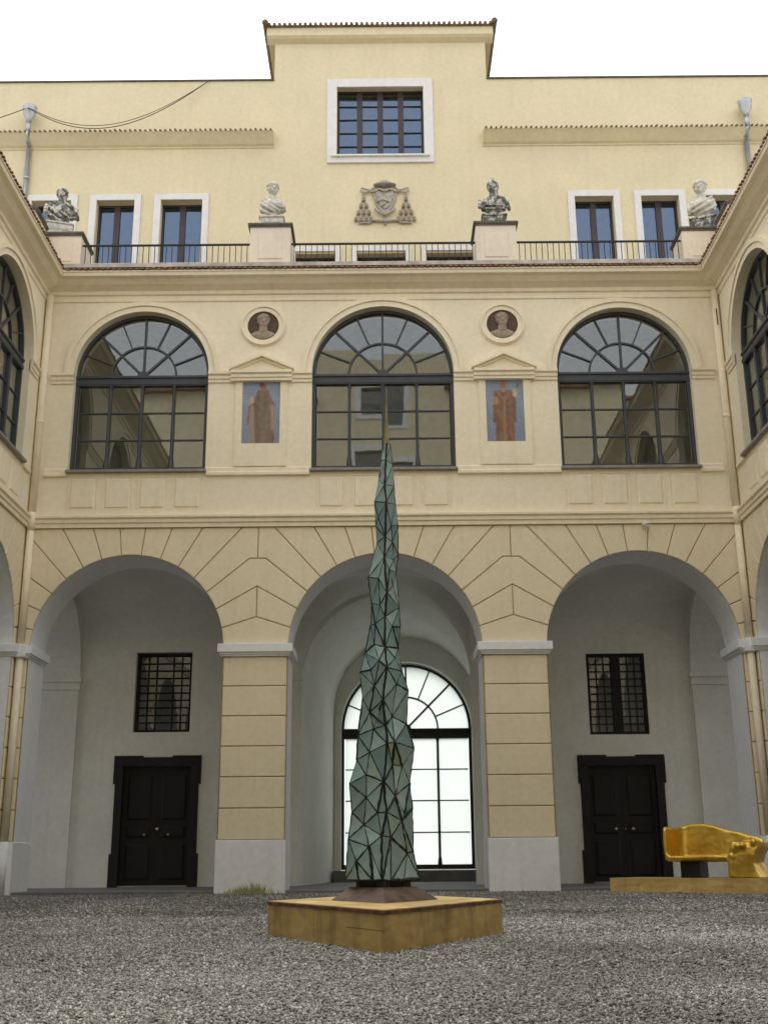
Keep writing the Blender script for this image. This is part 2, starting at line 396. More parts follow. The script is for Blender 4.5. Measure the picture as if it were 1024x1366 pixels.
# ------------------------------------------------------------------ arched glazed window (part of a building, with its pieces)
_cache = {}
def arched_window(parent, cx, zb, zs, hw, y, rows, transom=.23, glassm='glass', framem='iron', fine=True, seed=0):
    rr = random.Random(seed)
    w = empty('arched_window', parent, (cx, y, 0))
    key = (round(hw, 3), round(zb, 3), round(zs, 3), rows, glassm, framem)
    if key not in _cache:
        c = {}; fw = .075
        zt = zs - transom                                  # top of the lower lights
        f = MB()
        f.box(-hw, -hw + fw, -.05, .05, zb, zt); f.box(hw - fw, hw, -.05, .05, zb, zt); f.box(-hw + fw, hw - fw, -.05, .05, zb, zb + .12)
        po = arc(0, zs, hw, 0, 180, 28); pi = arc(0, zs, hw - .065, 0, 180, 28)
        for i in range(28):
            f.prism([po[i], po[i + 1], pi[i + 1], pi[i]], -.05, .05)
        c['frame'] = f.mesh('window_frame', framem)
        t = MB(); t.sweep([(-.06, zt), (.05, zt), (.05, zs), (-.08, zs), (-.08, zs - .05), (-.05, zs - .06), (-.05, zs - .12), (-.07, zs - .14), (-.07, zt + .03), (-.06, zt + .02)], -hw, hw)
        c['transom'] = t.mesh('transom', framem)
        cols = 4; cw = (2 * hw - 2 * fw) / cols; rh = (zt - zb - .12) / rows
        m = MB(); m.box(-.03, .03, -.04, .04, zb + .12, zt)
        m.tube([(0, -.045, zb + .02), (0, -.045, zb + .16), (0, -.045, zb + .3)], [.06, .06, .045], 10)
        m.tube([(0, -.04, zb + .3), (0, -.04, zt - .1), (0, -.04, zt - .002)], [.034, .03, .055], 10)
        c['mullion'] = m.mesh('mullion', framem)
        b = MB(); b.box(-cw / 2 + .03, cw / 2 - .03, -.02, .02, -.014, .014); c['bar'] = b.mesh('glazing_bar', framem)
        p = MB(); p.box(-cw / 2 + .02, cw / 2 - .02, -.003, .003, -rh / 2, rh / 2); c['pane'] = p.mesh('pane', glassm)
        c['dims'] = (fw, cw, rh, zt, cols)
        ri = .74 / 1.47 * hw * .97
        fb = MB(); p1 = arc(0, zs, ri + .02, 0, 180, 20); p0 = arc(0, zs, ri - .02, 0, 180, 20)
        for i in range(20): fb.prism([p1[i], p1[i + 1], p0[i + 1], p0[i]], -.03, .03)
        hb = arc(0, zs + .0, .13, 0, 180, 10); fb.prism(hb, -.035, .03)
        c['fan_ring'] = fb.mesh('fan_ring', framem)
        spk = []
        for k in range(1, 8):
            a = R(22.5 * k); d = Vector((math.cos(a), math.sin(a))); nrm = Vector((-d.y, d.x)) * (.016 if k % 2 else .024)
            r0 = ri if k % 2 else .1
            s = MB(); A = Vector((0, zs)) + d * r0; B = Vector((0, zs)) + d * (hw - .05)
            s.prism([tuple(A - nrm), tuple(B - nrm), tuple(B + nrm), tuple(A + nrm)], -.026, .026)
            spk.append(s.mesh('spoke', framem))
        c['spokes'] = spk
        sec = []
        for k in range(8):
            po = arc(0, zs, hw - .05, 22.5 * k + .3, 22.5 * (k + 1) - .3, 6); pi = arc(0, zs, ri, 22.5 * (k + 1) - .3, 22.5 * k + .3, 4)
            sec.append((po + pi))
        for k in range(4):
            sec.append(arc(0, zs, ri, 45 * k + .5, 45 * (k + 1) - .5, 6) + [(0, zs)])
        c['sectors'] = []
        for poly in sec:
            mx = sum(q[0] for q in poly) / len(poly); mz = sum(q[1] for q in poly) / len(poly)
            s = MB(); s.prism([(a - mx, b - mz) for a, b in poly], -.003, .003)
            c['sectors'].append((mx, mz, s.mesh('pane', glassm)))
        _cache[key] = c
    c = _cache[key]; fw, cw, rh, zt, cols = c['dims']
    link('window_frame', c['frame'], w); link('transom', c['transom'], w); link('fan_ring', c['fan_ring'], w)
    for k in range(1, cols): link('mullion', c['mullion'], w, (-hw + fw + cw * k, 0, 0))
    for k in range(cols):
        for r in range(rows):
            x = -hw + fw + cw * (k + .5); z = zb + .12 + rh * (r + .5)
            link('pane', c['pane'], w, (x, .012, z), (R(rr.uniform(-.35, .35)), 0, R(rr.uniform(-.35, .35))))
            if r: link('glazing_bar', c['bar'], w, (x, 0, zb + .12 + rh * r))
    for s in c['spokes']: link('spoke', s, w)
    for mx, mz, me in c['sectors']: link('pane', me, w, (mx, .012, mz), (R(rr.uniform(-.3, .3)), 0, R(rr.uniform(-.3, .3))))
    return w

# ------------------------------------------------------------------ measures shared by the courtyard fronts
SP = 5.25; HX = 7.45                                    # bay spacing, half width of the court
AZ, AR = 4.73, 1.96                                     # lower arches: spring height, radius
WC = 1.54                                               # half width of the middle window
WZ, WR, WB = 10.78, 1.46, 8.55                          # upper windows: spring, radius, bottom
TOPZ = 7.28                                             # underside of the string course
CORN = [(0, 12.66), (-.05, 12.68), (-.05, 12.76), (-.10, 12.79), (-.22, 12.84), (-.32, 12.93), (-.42, 12.95), (-.44, 13.022), (.12, 13.022), (.12, 12.66)]
STRING = [(.05, 7.28), (-.05, 7.28), (-.05, 7.36), (-.08, 7.38), (-.08, 7.45), (-.12, 7.48), (-.12, 7.53), (-.01, 7.57), (.05, 7.57)]
FRIEZE = [(.0, 12.50), (-.03, 12.515), (-.03, 12.56), (.0, 12.585)]
ANG = [12 * k for k in range(16)]

def block(parent, poly, g=.009):
    p = inset(poly, g)
    q = inset(p, .010)
    mb = MB(); n = len(p)
    mb.v = [(x, .012, z) for x, z in p] + [(x, 0, z) for x, z in q] + [(x, .036, z) for x, z in p]
    mb.f = [tuple(range(n, 2 * n))] + [(i, (i + 1) % n, n + (i + 1) % n, n + i) for i in range(n)] + [(2 * n + i, 2 * n + (i + 1) % n, (i + 1) % n, i) for i in range(n)]
    mb.m = [0] * len(mb.f)
    return mb.build('block', 'yellow_low', parent)

def rustication(parent, centres, ends, first_only=False):
    """blocks of plaster on piers and arches; ends: x limits of the front"""
    x_lo, x_hi = ends
    def half(cx, s, lim):                               # s=+1: blocks on the right half, up to x=lim
        def ray(a, far=9): return (cx + s * far * math.cos(R(a)), AZ + far * math.sin(R(a)))
        def arcp(a, b, n=4): return [(cx + s * (x - cx), z) for x, z in arc(cx, AZ, AR, a, b, n)]
        def wedge(a, b): return clip(clip(arcp(a, b) + [ray(b), ray(a)], 0, 1, TOPZ), s, 0, s * lim)
        return arcp, wedge
    for cx in centres:
        block(parent, clip([*arc(cx, AZ, AR, 84, 96, 3), (cx + 9 * math.cos(R(96)), AZ + 9 * math.sin(R(96))), (cx + 9 * math.cos(R(84)), AZ + 9 * math.sin(R(84)))], 0, 1, TOPZ))
        for s in (-1, 1):
            nxt = cx + s * SP
            pier = any(abs(nxt - c) < .1 for c in centres)
            lim = cx + s * SP / 2 if pier else (x_hi if s > 0 else x_lo)
            arcp, wedge = half(cx, s, lim)
            for a in (48, 60, 72): block(parent, wedge(a, a + 12))
            if pier:
                block(parent, arcp(12, 24) + [(lim, 6.01), (lim, 5.37)])
                x48 = cx + s * (TOPZ - AZ) / math.tan(R(48))
                block(parent, arcp(36, 48) + [(x48, TOPZ), (lim, TOPZ), (lim, 6.60), (lim - s * .17, 6.60)])
                if s > 0:
                    mir = lambda ps: [(2 * lim - x, z) for x, z in reversed(ps)]
                    a = arcp(0, 12); a = [(x, max(z, 4.80)) for x, z in a]
                    block(parent, a + [(lim, 5.37)] + mir(a))
                    a = arcp(24, 36) + [(lim - .17, 6.60)]
                    block(parent, a + mir(a) + [(lim, 6.01)])
            else:
                a = [(x, max(z, 4.80)) for x, z in arcp(0, 12)]
                block(parent, a + [(lim, a[-1][1] + .04), (lim, 4.80)])
                for b in (12, 24, 36): block(parent, wedge(b, b + 12))
    xs = [(cx - SP / 2, None) for cx in centres]
    piers = []
    for cx in centres:
        for s in (-1, 1):
            if any(abs(cx + s * SP - c) < .1 for c in centres):
                if s > 0: piers.append((cx + AR + .02, cx + SP - AR - .02))
            elif s > 0: piers.append((cx + AR + .02, x_hi))
            else: piers.append((x_lo, cx - AR - .02))
    for a, b in piers:
        z = [.985 + (4.55 - .985) * k / 6 for k in range(7)]
        for k in range(6): block(parent, [(a, z[k]), (b, z[k]), (b, z[k + 1]), (a, z[k + 1])])
    return piers

def pier_trim(parent, piers, x_lo, x_hi):
    for a, b in piers:
        ia = a > x_lo + .01; ib = b < x_hi - .01
        s = MB(); s.box(a - (.035 if ia else 0), b + (.035 if ib else 0), -.03, 1.13, -.02, .98); bevel(s.build('socle', 'socle', parent), .012)
        c = MB()
        for e, z0, z1 in ((.045, 4.55, 4.59), (.075, 4.59, 4.63), (.11, 4.63, 4.80)):
            c.box(a - (e if ia else 0), b + (e if ib else 0), -e, 1.10 + e, z0, z1)
        bevel(c.build('pier_capital', 'grey_plaster', parent), .008)

def window_trim(parent, cx, panels=True, WR=WR):
    mb = MB()                                           # archivolt in two steps
    for r0, r1, y in ((WR + .001, WR + .13, -.05), (WR + .13, WR + .22, -.085), (WR + .22, WR + .25, -.035)):
        po = arc(cx, WZ + .02, r1, 0, 180, 36); pi = arc(cx, WZ + .02, r0, 0, 180, 36)
        for i in range(36): mb.prism([po[i], po[i + 1], pi[i + 1], pi[i]], y, .02)
    mb.build('archivolt', 'trim', parent)
    s = MB(); s.box(cx - WR - .03, cx + WR + .03, -.10, .38, WB - .06, WB); bevel(s.build('window_sill', 'sill', parent), .01)
    if panels:
        for k in range(4):
            x = cx + (k - 1.5) * .735
            p = MB(); p.add([(x - .235, -.03, 7.74), (x + .235, -.03, 7.74), (x + .235, -.03, 8.34), (x - .235, -.03, 8.34),
                             (x - .255, .01, 7.715), (x + .255, .01, 7.715), (x + .255, .01, 8.365), (x - .255, .01, 8.365)],
                            [(0, 1, 2, 3), (0, 4, 5, 1), (1, 5, 6, 2), (2, 6, 7, 3), (3, 7, 4, 0), (4, 7, 6, 5)])
            p.build('panel', 'trim', parent)
            p = MB()
            for (a, b, c, d) in ((-.30, .30, 8.395, 8.41), (-.315, -.30, 7.68, 8.41), (.30, .315, 7.68, 8.41)): p.box(x + a, x + b, -.014, .01, c, d)
            p.build('panel_border', 'trim', parent)

IMPOST = [(.02, 10.55), (-.03, 10.55), (-.03, 10.61), (-.055, 10.63), (-.055, 10.70), (-.095, 10.73), (-.095, 10.79), (.02, 10.798)]
BASEM = [(.02, 8.40), (-.06, 8.42), (-.06, 8.48), (-.035, 8.50), (-.035, 8.58), (.02, 8.62)]
def mould(parent, name, prof, x0, x1, m='trim', m0=0, m1=0):
    mb = MB(); mb.sweep(prof, x0, x1, m0, m1); return mb.build(name, m, parent)

def roof_edge(parent, x0, x1, y_in, m0=1, m1=1, zt=13.045):
    """thin bed and a row of rounded clay tiles along the eaves"""
    mould(parent, 'eaves_bed', [(-.455, zt - .02), (-.455, zt + .02), (y_in, zt + .16), (y_in, zt)], x0, x1, 'trim', m0, m1)
    mb = MB(); n = int((x1 - x0 - 1.0) / .125); rr = random.Random(n)
    for i in range(n):
        x = x0 + .5 + (x1 - x0 - 1.0) * (i + .5) / n
        w = .048; j = rr.uniform(-.012, .012); h = rr.uniform(-.004, .004)
        pr = [(x + w * math.cos(R(t)), w * .62 * math.sin(R(t))) for t in range(0, 181, 36)]
        o = len(mb.v); k = len(pr)
        mb.v += [(a, -.50 + j, zt + .02 + b + h) for a, b in pr] + [(a, -.10, zt + .105 + b + h) for a, b in pr]
        for q in range(k - 1): mb.f.append((o + q, o + q + 1, o + k + q + 1, o + k + q)); mb.m.append(0)
        mb.f.append(tuple(range(o, o + k))); mb.m.append(0)
    t = mb.build('tile_row', 'tile', parent); t['kind'] = 'stuff'

# ------------------------------------------------------------------ ground
g = MB(); g.add([(-300, -300, 0), (300, -300, 0), (300, 300, 0), (-300, 300, 0)], [(0, 1, 2, 3)])
tag(g.build('ground', 'gravel'), 'grey gravel ground of the courtyard', 'ground', kind='structure')

# ================================================================== MAIN BUILDING (front at y = 0)
main = empty('palace_building')
tag(main, 'yellow palace block with three arches, arched windows, a terrace and raised centre', 'building')
C3 = (-SP, 0, SP)
w = MB(); arch_wall(w, -8.5, 8.5, 0, 7.4, .03, 1.10, [(c, AR, 0, AZ) for c in C3], 40, 0, 1, 1)
w.build('arcade_wall', ['groove', 'grey_plaster'], main)
piers = rustication(main, C3, (-HX + .03, HX - .03)); pier_trim(main, piers, -HX + .03, HX - .03)
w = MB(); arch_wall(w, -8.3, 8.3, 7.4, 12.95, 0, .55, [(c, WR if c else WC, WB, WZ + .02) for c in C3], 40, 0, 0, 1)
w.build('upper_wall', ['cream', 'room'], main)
mould(main, 'string_course', STRING, -HX, HX, 'trim', 1, 1)
mould(main, 'cornice', CORN, -HX, HX, 'trim', 1, 1)
mould(main, 'frieze_moulding', FRIEZE, -HX, HX, 'trim', 1, 1)
roof_edge(main, -HX, HX, .1)
k_ = MB(); k_.sweep([(-.47, 13.13), (-.45, 13.235), (.04, 13.26), (.04, 13.13)], -HX, HX, 1, 1); k_.build('eaves_kerb', 'kerb', main)
for i, c in enumerate(C3):
    arched_window(main, c, WB, WZ + .01, WR if c else WC, .20, 3, seed=i + 3); window_trim(main, c, True, WR if c else WC)
for s in (-1, 1):
    a, b = (-SP + WR, -WC) if s < 0 else (WC, SP - WR)
    m_ = s * 2.63
    mould(main, 'impost_moulding', IMPOST, a + .0, b - .0); mould(main, 'base_moulding', BASEM, a + .03, b - .03)
    o0, o1 = (-HX + .25, -SP - WR) if s < 0 else (SP + WR, HX - .25)
    mould(main, 'impost_moulding', IMPOST, o0, o1); mould(main, 'base_moulding', BASEM, o0, o1)
    n = MB()                                            # flat frame of the painted niche, in four strips
    n.box(m_ - .56, m_ - .41, -.036, .02, 8.62, 10.56); n.box(m_ + .41, m_ + .56, -.036, .02, 8.62, 10.56)
    n.box(m_ - .41, m_ + .41, -.036, .02, 8.62, 9.13); 
    n.build('niche_frame', 'trim', main)
    n = MB(); n.sweep([(.02, 10.56), (-.10, 10.56), (-.10, 10.625), (-.125, 10.635), (-.125, 10.70), (-.165, 10.73), (-.165, 10.79), (.02, 10.805)], m_ - .66, m_ + .66)
    n.prism([(m_ - .66, 10.80), (m_ + .66, 10.80), (m_, 11.12)], -.06, .01)
    for t in (-1, 1):
        n.prism([(m_ + t * .70, 10.80), (m_ + t * .70, 10.855), (m_, 11.18), (m_, 11.115)], -.17, -.02)
        n.prism([(m_ + t * .56, 10.80), (m_ + t * .70, 10.801), (m_, 11.114), (m_, 11.055)], -.10, -.02)
    n.build('pediment', 'trim', main)

# --- gallery behind the arcade
fl = MB(); fl.box(-12, 12, .06, 9.2, -.1, .05); tag(bevel(fl.build('gallery_floor', 'stone_floor'), .015), 'grey stone floor of the vaulted gallery', 'floor', kind='structure')
bw = MB(); YB = 4.3
holes = [(-6.12, -4.52, -.01, 2.75), (4.68, 6.26, -.01, 2.68), (-5.96, -4.62, 3.52, 5.42), (4.80, 6.20, 3.38, 5.30), (-2.0, 2.45, -.01, 6.90)]
rect_wall(bw, -12, 12, -.02, 7.2, YB, YB + .4, holes); bw.build('gallery_wall', 'inner_plaster', main)
# vaults: three cross-vaulted bays, broad transverse arches between them
for c in C3:
    N = 28; v = MB(); hx, y0, y1 = 2.02, 1.08, YB + .02
    def zv(x, y):
        zx = math.sqrt(max(0, 1 - (x / hx) ** 2)) * 2.05; t = (y - (y0 + y1) / 2) / ((y1 - y0) / 2)
        zy = math.sqrt(max(0, 1 - t * t)) * 2.05
        return 5.60 + zy * 1.25 / 2.05 if t > 0 and c else 4.80 + max(zx, zy)
    P = []
    for i in range(N + 1):
        x = -hx * math.cos(math.pi * i / N)
        for j in range(N + 1):
            y = (y0 + y1) / 2 - (y1 - y0) / 2 * math.cos(math.pi * j / N); P.append((c + x, y, zv(x, y)))
    v.add(P, [(i * (N + 1) + j, i * (N + 1) + j + 1, (i + 1) * (N + 1) + j + 1, (i + 1) * (N + 1) + j) for i in range(N) for j in range(N)])
    v.build('vault', 'inner_plaster', main, smooth=True)
for xa, xb in ((-8.10, -7.27), (-3.23, -2.02), (2.02, 3.23), (7.27, 8.10)):
    v = MB(); hw = (YB - 1.1) / 2; cy = (YB + 1.1) / 2
    pts = [(cy - hw * math.cos(math.pi * i / 24) * .96, 4.80 + 1.80 * math.sin(math.pi * i / 24)) for i in range(25)]
    pf = [(y, z) for y, z in pts] + [(YB, 4.80), (YB, 7.05), (1.1, 7.05), (1.1, 4.80)]
    v.sweep(pf, xa, xb); v.build('transverse_arch', 'inner_plaster', main)
    p = MB(); p.box(xa, xb, YB - .10, YB + .01, .05, 4.52)
    p.box(xa - .04, xb + .04, YB - .14, YB + .01, 4.52, 4.60); p.box(xa - .02, xb + .02, YB - .12, YB + .01, 4.60, 4.70); p.box(xa - .06, xb + .06, YB - .16, YB + .01, 4.70, 4.80)
    p.build('wall_pilaster', 'inner_plaster', main)
s = MB(); s.box(-12.4, 12.4, .6, YB + .4, 7.06, 7.3); s.box(-12.4, 12.4, 4.71, 9.3, 6.98, 7.3); s.build('upper_floor_slab', 'inner_plaster', main)
# passage to the garden window
ZE = 9.0
p = MB()
def ring(y, xl, xr, zsp, top, n=24):
    c = (xl + xr) / 2; h = (xr - xl) / 2
    return [(xl, y, .05)] + [(c - h * math.cos(math.pi * i / n), y, zsp + (top - zsp) * math.sin(math.pi * i / n)) for i in range(n + 1)] + [(xr, y, .05)]
ra, rb = ring(YB, -2.0, 2.45, 4.6, 6.82), ring(ZE + .02, -1.42, 2.56, 4.5, 6.6)
p.add(ra + rb, [(i, i + 1, len(ra) + i + 1, len(ra) + i) for i in range(len(ra) - 1)])
pv = p.build('passage_vault', 'inner_plaster', main)
for f in pv.data.polygons: f.use_smooth = abs(f.normal.x) < .97
lw = MB(); pts = ring(YB, -2.0, 2.45, 4.6, 6.82)
for a, b in zip(pts[1:-1], pts[2:-1]): lw.add([(a[0], YB + .003, a[2]), (b[0], YB + .003, b[2]), (b[0], YB + .003, 6.95), (a[0], YB + .003, 6.95)], [(0, 1, 2, 3)])
lw.build('lunette', 'inner_plaster', main)
rear = MB(); arch_wall(rear, -13, 13, 0, 13.2, ZE, ZE + .5, [(.57, 1.80, .34, 4.12)], 32, 0, 0, 0); rear.build('rear_wall', 'inner_plaster', main)
rg = MB()
for i in range(36):
    a = arc(.57, 4.12, 1.98, 0, 180, 36); b = arc(.57, 4.12, 1.802, 0, 180, 36); rg.prism([a[i], a[i + 1], b[i + 1], b[i]], ZE - .04, ZE + .01)
for x0, x1 in ((-1.41, -1.232), (2.372, 2.55)): rg.box(x0, x1, ZE - .04, ZE + .01, .34, 4.12)
rg.build('window_surround', 'inner_plaster', main)
st = MB(); st.box(-1.4, 2.55, ZE - .5, ZE + .3, .04, .335); st.build('window_step', 'stone_floor', main)
gw = arched_window(main, .57, .36, 4.10, 1.795, ZE + .30, 4, .27, 'frosted', 'black_iron')
# doors and barred windows of the gallery
def door(cx, hw, ht, knobs):
    d = empty('door', main, (cx, YB, 0))
    f = MB(); o = hw + .18
    f.box(-o, -hw, -.07, .20, .05, ht); f.box(hw, o, -.07, .20, .05, ht); f.box(-o, o, -.07, .20, ht + .001, ht + .19)
    e = .045
    for sx in (-1, 1):
        x0, x1 = sorted((sx * (o - .0), sx * (o + e))); f.box(x0, x1, -.072, .1, ht - .42, ht + .225); f.box(x0, x1, -.072, .1, .05, .78)
        x0, x1 = sorted((sx * (o + e), sx * .34)); f.box(x0, x1, -.073, .1, ht + .19, ht + .226)
    bevel(f.build('door_surround', 'wood_dark', d), .01)
    for sx in (-1, 1):
        l = MB(); x0, x1 = sorted((sx * .004, sx * hw)); l.box(x0, x1, .10, .16, .07, ht)
        leaf = l.build('door_leaf', 'wood_dark', d)
        for z0, z1 in ((.2, 1.0), (1.12, 1.4), (1.52, ht - .2)):
            p = MB(); a, b = x0 + .1, x1 - .1
            p.add([(a, .102, z0), (b, .102, z0), (b, .102, z1), (a, .102, z1), (a + .05, .07, z0 + .05), (b - .05, .07, z0 + .05), (b - .05, .07, z1 - .05), (a + .05, .07, z1 - .05)],
                  [(4, 5, 6, 7), (0, 1, 5, 4), (1, 2, 6, 5), (2, 3, 7, 6), (3, 0, 4, 7)])
            p.build('door_panel', 'wood_dark', d)
    for kx, kz, r in knobs:
        k = MB(); k.ball((kx, .05, kz), (r, .03, r)); k.build('door_knob', 'brass', d, smooth=True)
    t = MB(); t.box(-hw, hw, -.05, .3, .045, .085); t.build('threshold', 'sill', d)
door(-5.32, .79, 2.75, [(-.25, 1.20, .028), (.30, 1.20, .028), (.04, 1.32, .04)])
door(5.47, .79, 2.68, [(-.20, 1.24, .035), (.20, 1.24, .035), (0.02, 1.24, .02)])
def barred_window(x0, x1, z0, z1, two):
    w = empty('barred_window', main, (0, YB, 0))
    f = MB(); t = .07; yb = .05 if two else .16
    f.box(x0, x0 + t, yb, yb + .1, z0, z1); f.box(x1 - t, x1, yb, yb + .1, z0, z1); f.box(x0 + t, x1 - t, yb, yb + .1, z0, z0 + t); f.box(x0 + t, x1 - t, yb, yb + .1, z1 - t, z1)
    if two: f.box((x0 + x1) / 2 - .11, (x0 + x1) / 2 + .11, yb - .01, yb + .1, z0 + t, z1 - t)
    f.build('window_frame', 'wood_dark', w)
    spans = [(x0 + t, (x0 + x1) / 2 - .11), ((x0 + x1) / 2 + .11, x1 - t)] if two else [(x0 + t, (x0 + x1) / 2), ((x0 + x1) / 2, x1 - t)]
    for a, b in spans:
        gmb = MB(); gmb.box(a, b, yb + .07, yb + .078, z0 + t, z1 - t); gmb.build('pane', 'glass', w)
        n = 3
        for i in range(1, n): v = MB(); x = a + (b - a) * i / n; v.tube([(x, yb + .02, z0 + t), (x, yb + .02, z1 - t)], .012, 6); v.build('grille_bar', 'black_iron', w)
        for i in range(1, 10): v = MB(); z = z0 + t + (z1 - z0 - 2 * t) * i / 10; v.tube([(a, yb + .012, z), (b, yb + .012, z)], .012, 6); v.build('grille_bar', 'black_iron', w)
    bx = MB(); bx.box(x0 - .02, x1 + .02, .39, .75, z0 - .02, z1 + .02)
    bx.f = [f for f in bx.f if f != (0, 1, 5, 4)]; bx.m = [0] * len(bx.f); bx.build('recess', 'sill' if two else 'wood_dark', w)
    if not two:
        l = MB(); l.box(x0 - .06, x1 + .02, -.012, .02, z0 - .05, z0); l.build('window_sill', 'inner_plaster', w)
barred_window(-5.96, -4.62, 3.52, 5.42, False); barred_window(4.80, 6.20, 3.38, 5.30, True)

# --- room behind the upper windows and terrace slab
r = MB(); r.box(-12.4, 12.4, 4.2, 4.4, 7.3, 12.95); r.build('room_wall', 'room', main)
r = MB(); r.box(-12.4, 12.4, .35, 9.3, 12.96, 13.20); r.build('terrace_slab', 'lead', main)

# --- set-back top storey (front at y = 3)
YT = 3.0
fw_side = [(-9.20, -7.84), (-7.52, -6.20), (-5.86, -4.45), (4.82, 6.16), (6.53, 7.85), (8.20, 9.54)]
fw_mid = [(-2.32, -1.06), (-.76, .73), (1.02, 2.50)]
ops = [(a + .17, b - .17, 15.15, 16.98) for a, b in fw_side] + [(a + .12, b - .12, 13.3, 15.40) for a, b in fw_mid] + [(-1.16, 1.14, 18.24, 20.42)]
t = MB(); rect_wall(t, -13, 13, 13.2, 20.62, YT, YT + .35, ops, (-2.84, 2.84, 22.05)); t.build('top_storey_wall', 'yellow', main)
rm = MB(); rm.box(-13, 13, YT + 3.6, YT + 3.8, 13.2, 20.6); rm.box(-13, 13, YT + .35, 9.3, 20.35, 20.58); rm.box(-2.8, 2.8, YT + .36, YT + 5, 22.0, 22.04)
for x in (-13, -2.84, 2.64, 12.8): rm.box(x, x + .2, YT + .36, YT + 3.6, 13.2, 20.3)
for x in (-2.84, 2.64): rm.box(x, x + .2, YT + .35, YT + 5, 20.6, 22.04)
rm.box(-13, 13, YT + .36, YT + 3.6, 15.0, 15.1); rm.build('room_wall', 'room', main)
for x0, x1 in ((-13, -2.841), (2.841, 13)): cp = MB(); cp.box(x0, x1, YT - .04, YT + .45, 20.62, 20.66); cp.build('parapet_coping', 'coping', main)
# tower eaves
e = MB(); e.sweep([(YT + .02, 21.780), (YT - .14, 21.860), (YT - .20, 21.920), (YT - .20, 22.160), (YT + 5, 22.160), (YT + 5, 22.050), (YT + .02, 22.050)], -3.05, 3.05); e.build('eaves_cornice', 'yellow', main)
e = MB(); e.box(-3.10, 3.10, YT - .26, YT + 5, 22.162, 22.200)
n = 44
for i in range(n):
    x = -3.05 + 6.1 * (i + .5) / n; e.tube([(x, YT - .30, 22.210), (x, YT + .6, 22.290)], .045, 8)
for x in (-3.09, 3.09): e.tube([(x, YT - .3, 22.220), (x, YT + 5, 22.260)], .07, 8); e.ball((x, YT - .3, 22.250), (.09, .09, .09))
e = e.build('tower_tile_row', 'tile_old', main); e['kind'] = 'stuff'
# tiled weathering strips
for x0, x1 in ((-13, -2.80), (2.68, 13)):
    mould(main, 'pent_moulding', [(YT + .02, 18.52), (YT - .03, 18.53), (YT - .03, 18.565), (YT - .10, 18.60), (YT - .30, 18.80), (YT - .34, 18.84), (YT + .02, 19.0)], x0, x1, 'yellow')
    e = MB(); n = int((x1 - x0) / .13); k = random.Random(3)
    for i in range(n):
        x = x0 + (x1 - x0) * (i + .5) / n; e.tube([(x, YT - .38 + k.uniform(-.02, .01), 18.845 + k.uniform(-.006, .006)), (x, YT, 19.0)], .030, 6)
    e = e.build('pent_tile_row', 'tile_old', main); e['kind'] = 'stuff'
# windows of the top storey
def surround(parent, a, b, z0, z1, t, y, sill):
    m = MB(); m.box(a, a + t, y - .06, y + .02, z0, z1); m.box(b - t, b, y - .06, y + .02, z0, z1); m.box(a + t, b - t, y - .06, y + .02, z1 - t, z1)
    m.box(a - .012, a, y - .035, y + .01, z0, z1 + .012); m.box(b, b + .012, y - .035, y + .01, z0, z1 + .012); m.box(a, b, y - .035, y + .01, z1, z1 + .012)
    if sill: m.box(a, b, y - .062, y + .02, z0 - sill, z0)
    return bevel(m.build('window_surround', 'white', parent), .012)
def casement(a, b, z0, z1, zs0, zs1, t, sill=0, rows=1, cols=2):
    w = empty('window', main, (0, 0, 0)); surround(w, a, b, zs0, zs1, t, YT, sill)
    ia, ib = a + t, b - t; y = YT + .22
    f = MB(); q = .055
    f.box(ia, ia + q, y, y + .07, z0, z1); f.box(ib - q, ib, y, y + .07, z0, z1); f.box(ia + q, ib - q, y, y + .07, z1 - q, z1); f.box(ia + q, ib - q, y, y + .07, z0, z0 + q)
    cw = (ib - ia - 2 * q) / cols
    for k in range(1, cols): f.box(ia + q + cw * k - .075, ia + q + cw * k + .075, y - .02, y + .06, z0 + q, z1 - q)
    f.build('window_frame', 'wood_purple', w)
    rh = (z1 - z0 - 2 * q) / rows; k2 = random.Random(int(a * 100))
    for k in range(cols):
        for r_ in range(rows):
            pw, ph = cw - .02, rh - .01
            p = MB(); p.box(-pw / 2, pw / 2, -.003, .003, -ph / 2, ph / 2)
            p.build('pane', 'glass_blue', w, loc=(ia + q + cw * (k + .5), y + .035, z0 + q + rh * (r_ + .5))).rotation_euler = (R(k2.uniform(-.4, .4)), 0, R(k2.uniform(-.4, .4)))
            if r_:
                g_ = MB(); g_.box(ia + q + cw * k + .01, ia + q + cw * (k + 1) - .01, y + .005, y + .03, z0 + q + rh * r_ - .012, z0 + q + rh * r_ + .012); g_.build('glazing_bar', 'black_iron', w)
for a, b in fw_side: casement(a, b, 15.15, 16.98, 15.15, 17.15, .17, .05)
for a, b in fw_mid: casement(a, b, 13.3, 15.40, 13.2, 15.56, .12, 0, 1)
casement(-1.41, 1.39, 18.24, 20.42, 18.24, 20.62, .25, .2, 5, 4)
ts = MB(); ts.box(-1.30, 1.28, YT - .13, YT + .2, 18.20, 18.245); ts.build('window_sill', 'white', main)

